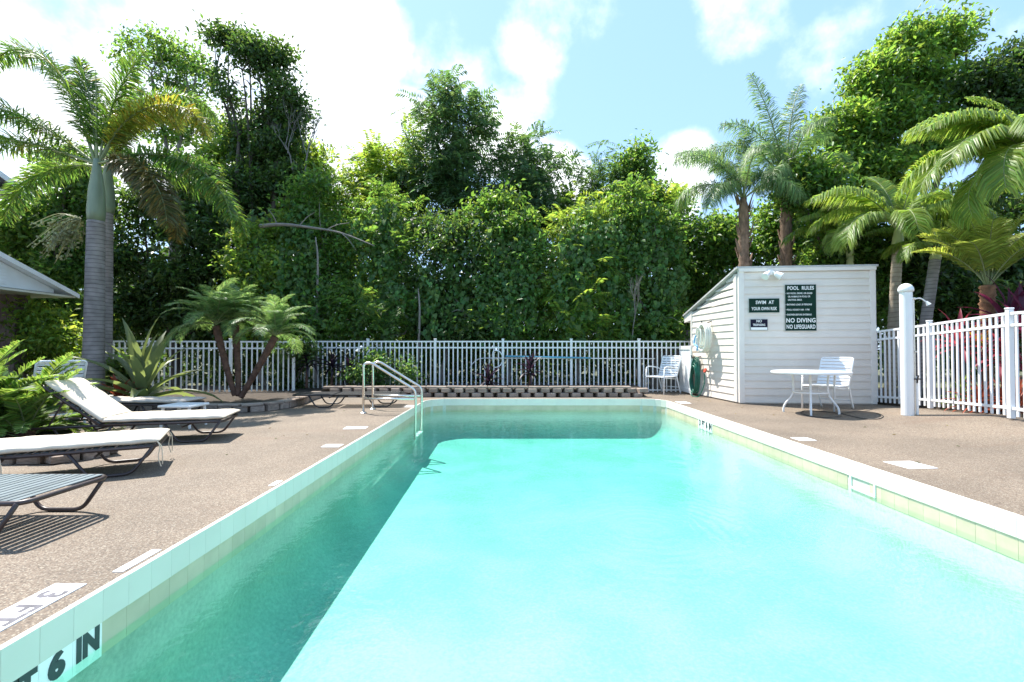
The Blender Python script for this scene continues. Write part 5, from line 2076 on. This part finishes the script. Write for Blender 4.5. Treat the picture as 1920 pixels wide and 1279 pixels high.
palm('christmas_palm', 'small lime palm on a thin green stem above the shed roof corner', 'palm tree', Vector((P(1596, 650, d).x, d, .0)), P(1594, 482, d),
     ('crownshaft_lime', lambda t: .085, dict(step=.12, groove=.05)),
     [(AD[1], 170, .85, 0), (AD[0], 190, .8, 0), (AD[1], 10, .8, 0), (AD[0], -15, .8, 0), (ADu, 80, .7, 0), (AD[2], 220, .8, 0), (AD[2], -40, .8, 0)], shaft=('crownshaft_lime', .4, .08, .05))
d = 9.6
palm('christmas_palm', 'palm with a leaning brown trunk right of the shower post', 'palm tree', Vector((P(1712, 650, d).x, d, .05)), P(1753, 488, d),
     ('bark_palm', lambda t: .105 - .01 * t, dict(step=.09, groove=.05, jit=.03)),
     [(AD[1], 120, .5, 0), (AD[0], 30, .55, 0), (AD[2], 190, .5, 0), (ADu, 60, .5, 0), (AD[2], -30, .55, 0)], shaft=('crownshaft_lime', .22, .09, .06))
d = 7.9
palm('christmas_palm', 'big lime palm arching in from the right edge', 'palm tree', Vector((P(1985, 650, d).x, d, .05)), P(1950, 355, d),
     ('trunk_pale', lambda t: .12 - .02 * t, dict(step=.09, groove=.06, jit=.03)),
     [(AD[0], 178, .98, 0), (AD[0], 160, .98, 6), (AD[1], 190, .98, -6), (AD[1], 170, 1.0, -16), (AD[2], 205, .95, -10), (AD[0], 140, 1.05, 10), (AD[1], 150, 1.0, -8), (ADu, 120, 1.0, 0), (AD[1], 225, .9, 0), (AD[2], 180, .9, -24), (ADu, 20, .9, 0), (AD[0], -20, .9, 0), (AD[1], 60, .9, 0)], shaft=('crownshaft_lime', .5, .10, .07))
GD = [frond_mesh('frond', 1.35, R(82 - 13 * i), R(38 + 16 * i), .38, 260, .015, 'frond_gold', 'flat', 90 + i, vee=.35, sag=.3, start=.2) for i in range(3)]
d = 8.3
palm('date_palm', 'gold green date palm with a fibrous red brown trunk behind the right fence', 'palm tree', Vector((P(1848, 650, d).x, d, .1)), P(1852, 535, d),
     ('bark_fibre', lambda t: .085 + .02 * math.sin(t * 9) * .5 + .03 * t, dict(step=.07, groove=.2, jit=.12, n=12)),
     [(GD[0], a, .95, 0) for a in (170, 200, 20, -20, 90, 140, 60)] + [(GD[1], a, 1.0, 0) for a in (155, 185, 5, 35, 110, 230, 310)] + [(GD[2], a, 1.0, 0) for a in (175, 215, -10, 270, 330)])

# three stemmed date palm in the left bed
DP = [frond_mesh('frond', .88, R(66 - 24 * i), R(78 + 10 * i), .25, 150, .012, 'frond_date', 'flat', 100 + i, vee=.25, sag=.4, start=.12) for i in range(3)]
d = 9.15
dp_base = P(447, 752, d)
dp_base.z = .1
dpr = empty('pygmy_date_palm', dp_base, 'three stemmed dwarf date palm in front of the left fence', 'palm tree', 'palms round the pool')
for (bx, by, tx_, ty_, mx_, my_, dd, sc) in ((440, 742, 405, 612, 425, 690, 0, 1.12), (447, 742, 441, 610, 446, 690, .35, 1.05), (452, 745, 516, 632, 478, 700, -.05, 1.0)):
    m = ringed_trunk([P(bx, by, d), P(mx_, my_, d + dd / 2), P(tx_, ty_, d + dd)], lambda t: .052 + .024 * t, n=10, step=.045, groove=.16, jit=.08, seed=bx)
    m.build('stem', 'bark_date', dpr, smooth=True)
    cpt = P(tx_, ty_ - 3, d + dd)
    rr = random.Random(tx_)
    for i in range(26):
        k_ = i % 3 if i > 5 else 0
        inst('frond', DP[k_], dpr, cpt, (rr.uniform(-.1, .1), R(-rr.uniform(-6, 22) - (14 if i < 5 else 0)), i * 2.399 + rr.uniform(-.2, .2)), (sc * rr.uniform(.85, 1.1),) * 3)


# big rosette plant (leaf by leaf), cycad, cordylines
def strap_leaf(name, L, W, elev, droop, mat, fold=.25, n=9, wav=0.0):
    vs, fs = [], []
    x = z_ = 0.0
    for i in range(n + 1):
        t = i / n
        a = elev - droop * t ** 1.6
        if i:
            x += math.cos(a) * L / n
            z_ += math.sin(a) * L / n
        w_ = W * (.55 + .45 * math.sin(math.pi * min(1, .15 + t * .75))) * (1 - t ** 3.2) + .004
        up_ = (-math.sin(a), math.cos(a))
        for s_ in (-1, 0, 1):
            k_ = fold * w_ * abs(s_) + wav * math.sin(t * 17 + s_)
            vs.append((x + up_[0] * k_, s_ * w_ / 2, z_ + up_[1] * k_))
    for i in range(n):
        for s_ in (0, 1):
            p = i * 3 + s_
            fs.append((p, p + 3, p + 4, p + 1))
    return MB().add(vs, fs).mesh(name, mat, smooth=True)


def rosette(name, label, cat, base, L, W, mat, n, e0, e1, seed, group=None, stem=None, stem_mat='bark_date'):
    root = empty(name, base, label, cat, group)
    rr = random.Random(seed)
    kinds = [strap_leaf('leaf', L, W, R(lerp(e0, e1, q / 5)), R(30 + 22 * q / 5 * 2), mat, wav=.004) for q in range(6)]
    b = Vector(base)
    if stem:
        m = MB()
        m.tube([b, b + Vector((.02, 0, stem))], [.035, .028], 8)
        m.build('stem', stem_mat, root)
        b = b + Vector((.02, 0, stem))
    for i in range(n):
        q = min(5, int(6 * i / n))
        inst('leaf', kinds[q], root, b + Vector((0, 0, .02 * (5 - q))), (rr.uniform(-.15, .15), rr.uniform(-.15, .1), i * 2.399 + rr.uniform(-.25, .25)), rr.uniform(.8, 1.12))
    return root


bp = P(268, 748, 7.85 + .9)
rosette('giant_bromeliad', 'large rosette of long olive strap leaves behind the raised lounger', 'plant', Vector((P(268, 700, 8.75).x, 8.75, .12)), 1.45, .19, 'leaf_brom', 26, 86, 14, 4)
rosette('rosette_plant', 'low leafy rosette left of the big olive bromeliad', 'plant', Vector((P(225, 700, 8.6).x, 8.6, .1)), .5, .09, 'leaf_croton', 18, 75, 15, 6)
PG = 'maroon cordylines behind the back bed wall'
for (px, d, h, lab, s_) in ((575, 11.75, .55, 'dark maroon cordyline by the left end of the back fence', 1), (622, 11.8, .45, 'dark maroon cordyline behind the black lounger', 2), (655, 11.7, .3, 'low dark cordyline left of the ladder handrails', 5), (993, 11.75, .35, 'dark cordyline under the blue net handle', 3), (915, 11.7, .1, 'low maroon plant by the block wall left of the net', 4)):
    rosette('cordyline', lab, 'plant', Vector((P(px, 650, d).x, d, .16)), .48, .06, 'leaf_purple', 26, 80, -10, s_, PG, stem=h)
for (px, py, d, L, mat, lab, s_, st_) in ((1795, 640, 8.2, .62, 'leaf_red', 'bright red cordyline spreading over the right fence top', 1, .95), (1838, 640, 8.0, .60, 'leaf_gold_', 'yellow and orange upright leaf plant by the fibrous trunk', 2, .85), (1890, 640, 7.9, .85, 'leaf_maroon', 'large dark maroon cordyline behind the right fence', 3, 1.25), (1925, 640, 7.4, .8, 'leaf_maroon', 'maroon cordyline cut by the right edge of view', 4, 1.1), (1880, 640, 7.7, .5, 'leaf_red', 'red leaved plant between the maroon cordylines', 5, .75)):
    if mat == 'leaf_gold_':
        if 'leaf_gold_' not in MATS:
            leaf_mat('leaf_gold_', (.30, .22, .03), (.65, .42, .04), .40)
        rosette('croton', lab, 'plant', Vector((P(px, 650, d).x, d, .15)), .48, .10, mat, 9, 86, 60, s_, 'red and gold garden plants', stem=st_)
    else:
        rosette('cordyline', lab, 'plant', Vector((P(px, 650, d).x, d, .15)), L, .085, mat, 24, 78, -8, s_, 'red and gold garden plants', stem=st_)
for (px, d, lab, s_) in ((1835, 7.35, 'yellow green spider plant at the foot of the right fence', 7), (1800, 8.0, 'pale striped plant low behind the right fence', 8), (1880, 7.2, 'yellow green spider plant near the last fence post', 9), (1905, 7.0, 'red tinged low plant behind the last fence post', 10)):
    rosette('spider_plant', lab, 'plant', Vector((P(px, 650, d).x, d, .16)), .46, .035, 'leaf_croton' if s_ != 8 else 'leaf_cycad', 40, 82, 0, s_, 'low plants behind the right fence')

# cycad in the left planter: stiff pinnate leaves
CY = [frond_mesh('frond', 1.0, R(80 - 18 * i), R(50 + 14 * i), .22, 110, .026, 'leaf_cycad', 'flat', 120 + i, vee=.35, sag=.2, start=.12) for i in range(4)]
cyr = empty('cycad', (-5.35, 5.15, .1), 'leafy green cycad at the left edge beside the lounger', 'plant')
rr = random.Random(12)
for (cx_, cy_, n_, s_) in ((-5.75, 5.15, 24, 1.0), (-5.45, 5.35, 20, .85), (-6.2, 5.5, 22, 1.1), (-5.9, 5.85, 18, 1.05)):
    for i in range(n_):
        inst('frond', CY[i % 4], cyr, (cx_ + rr.uniform(-.08, .08), cy_ + rr.uniform(-.08, .08), .12), (rr.uniform(-.15, .15), rr.uniform(-.1, .1), i * 2.399 + rr.uniform(-.3, .3)), s_ * rr.uniform(.8, 1.12))
for (cx_, cy_) in ((-5.75, 5.15), (-5.45, 5.35), (-6.2, 5.5), (-5.9, 5.85)):
    m = MB()
    m.lathe([(.10, 0), (.12, .08), (.06, .2)], (cx_, cy_, .08), 10)
    m.build('stem', 'bark_date', cyr)

tree('garden_shrub', 'sunlit shrub between the pavilion post and the ringed palms', 88, 9.6,
     [(85, 600, 26, 20), (70, 640, 34, 28), (110, 640, 28, 30), (90, 670, 40, 26), (60, 590, 18, 22)], 3800, .11, 'leaf_fresh', r0=.03, seed=60, group=None, cat='shrub', zbase=.1, depth=.9)
tree('garden_shrub', 'dark low shrub right of the ringed palms', 235, 9.6,
     [(222, 700, 30, 24), (250, 690, 30, 30), (150, 715, 40, 24)], 2200, .10, 'leaf_dark', r0=.03, seed=61, group=None, cat='shrub', zbase=.1)
tree('garden_shrub', 'tangled green shrub at the joint of the two white fences', 553, 11.9,
     [(550, 690, 16, 36), (570, 655, 24, 16), (545, 725, 14, 18)], 2200, .10, 'leaf_dark', r0=.03, seed=62, group=None, cat='shrub', zbase=.1)
tree('garden_shrub', 'small green shrub in the back bed right of the ladder', 700, 11.9,
     [(700, 680, 22, 18), (672, 700, 20, 24), (720, 705, 18, 20), (765, 700, 20, 22)], 1700, .10, 'leaf_vine', r0=.02, seed=63, group=None, cat='shrub', zbase=.1)

lrs = np.random.default_rng(77)
n = 70
lx = np.concatenate([lrs.uniform(-6.5, -2.0, 35), lrs.uniform(3.5, 6.6, 35)])
ly = lrs.uniform(2.5, 10.2, n)
lz = np.array([deck_z(a, b) for a, b in zip(lx, ly)]) + .006
V, T = leaves(np.stack([lx, ly, lz], 1), np.concatenate([lrs.normal(size=(n, 2)), np.zeros((n, 1))], 1), np.tile([[0, 0, 1.0]], (n, 1)) + lrs.normal(size=(n, 3)) * .15, lrs.uniform(.02, .06, n), lrs.uniform(.012, .03, n))
fl3 = inst('fallen_leaves', raw_mesh('fallen_leaves', V, T, 'frond_fox_brown'))
tag(fl3, 'few dry leaves scattered on the deck', 'leaves', kind='stuff')
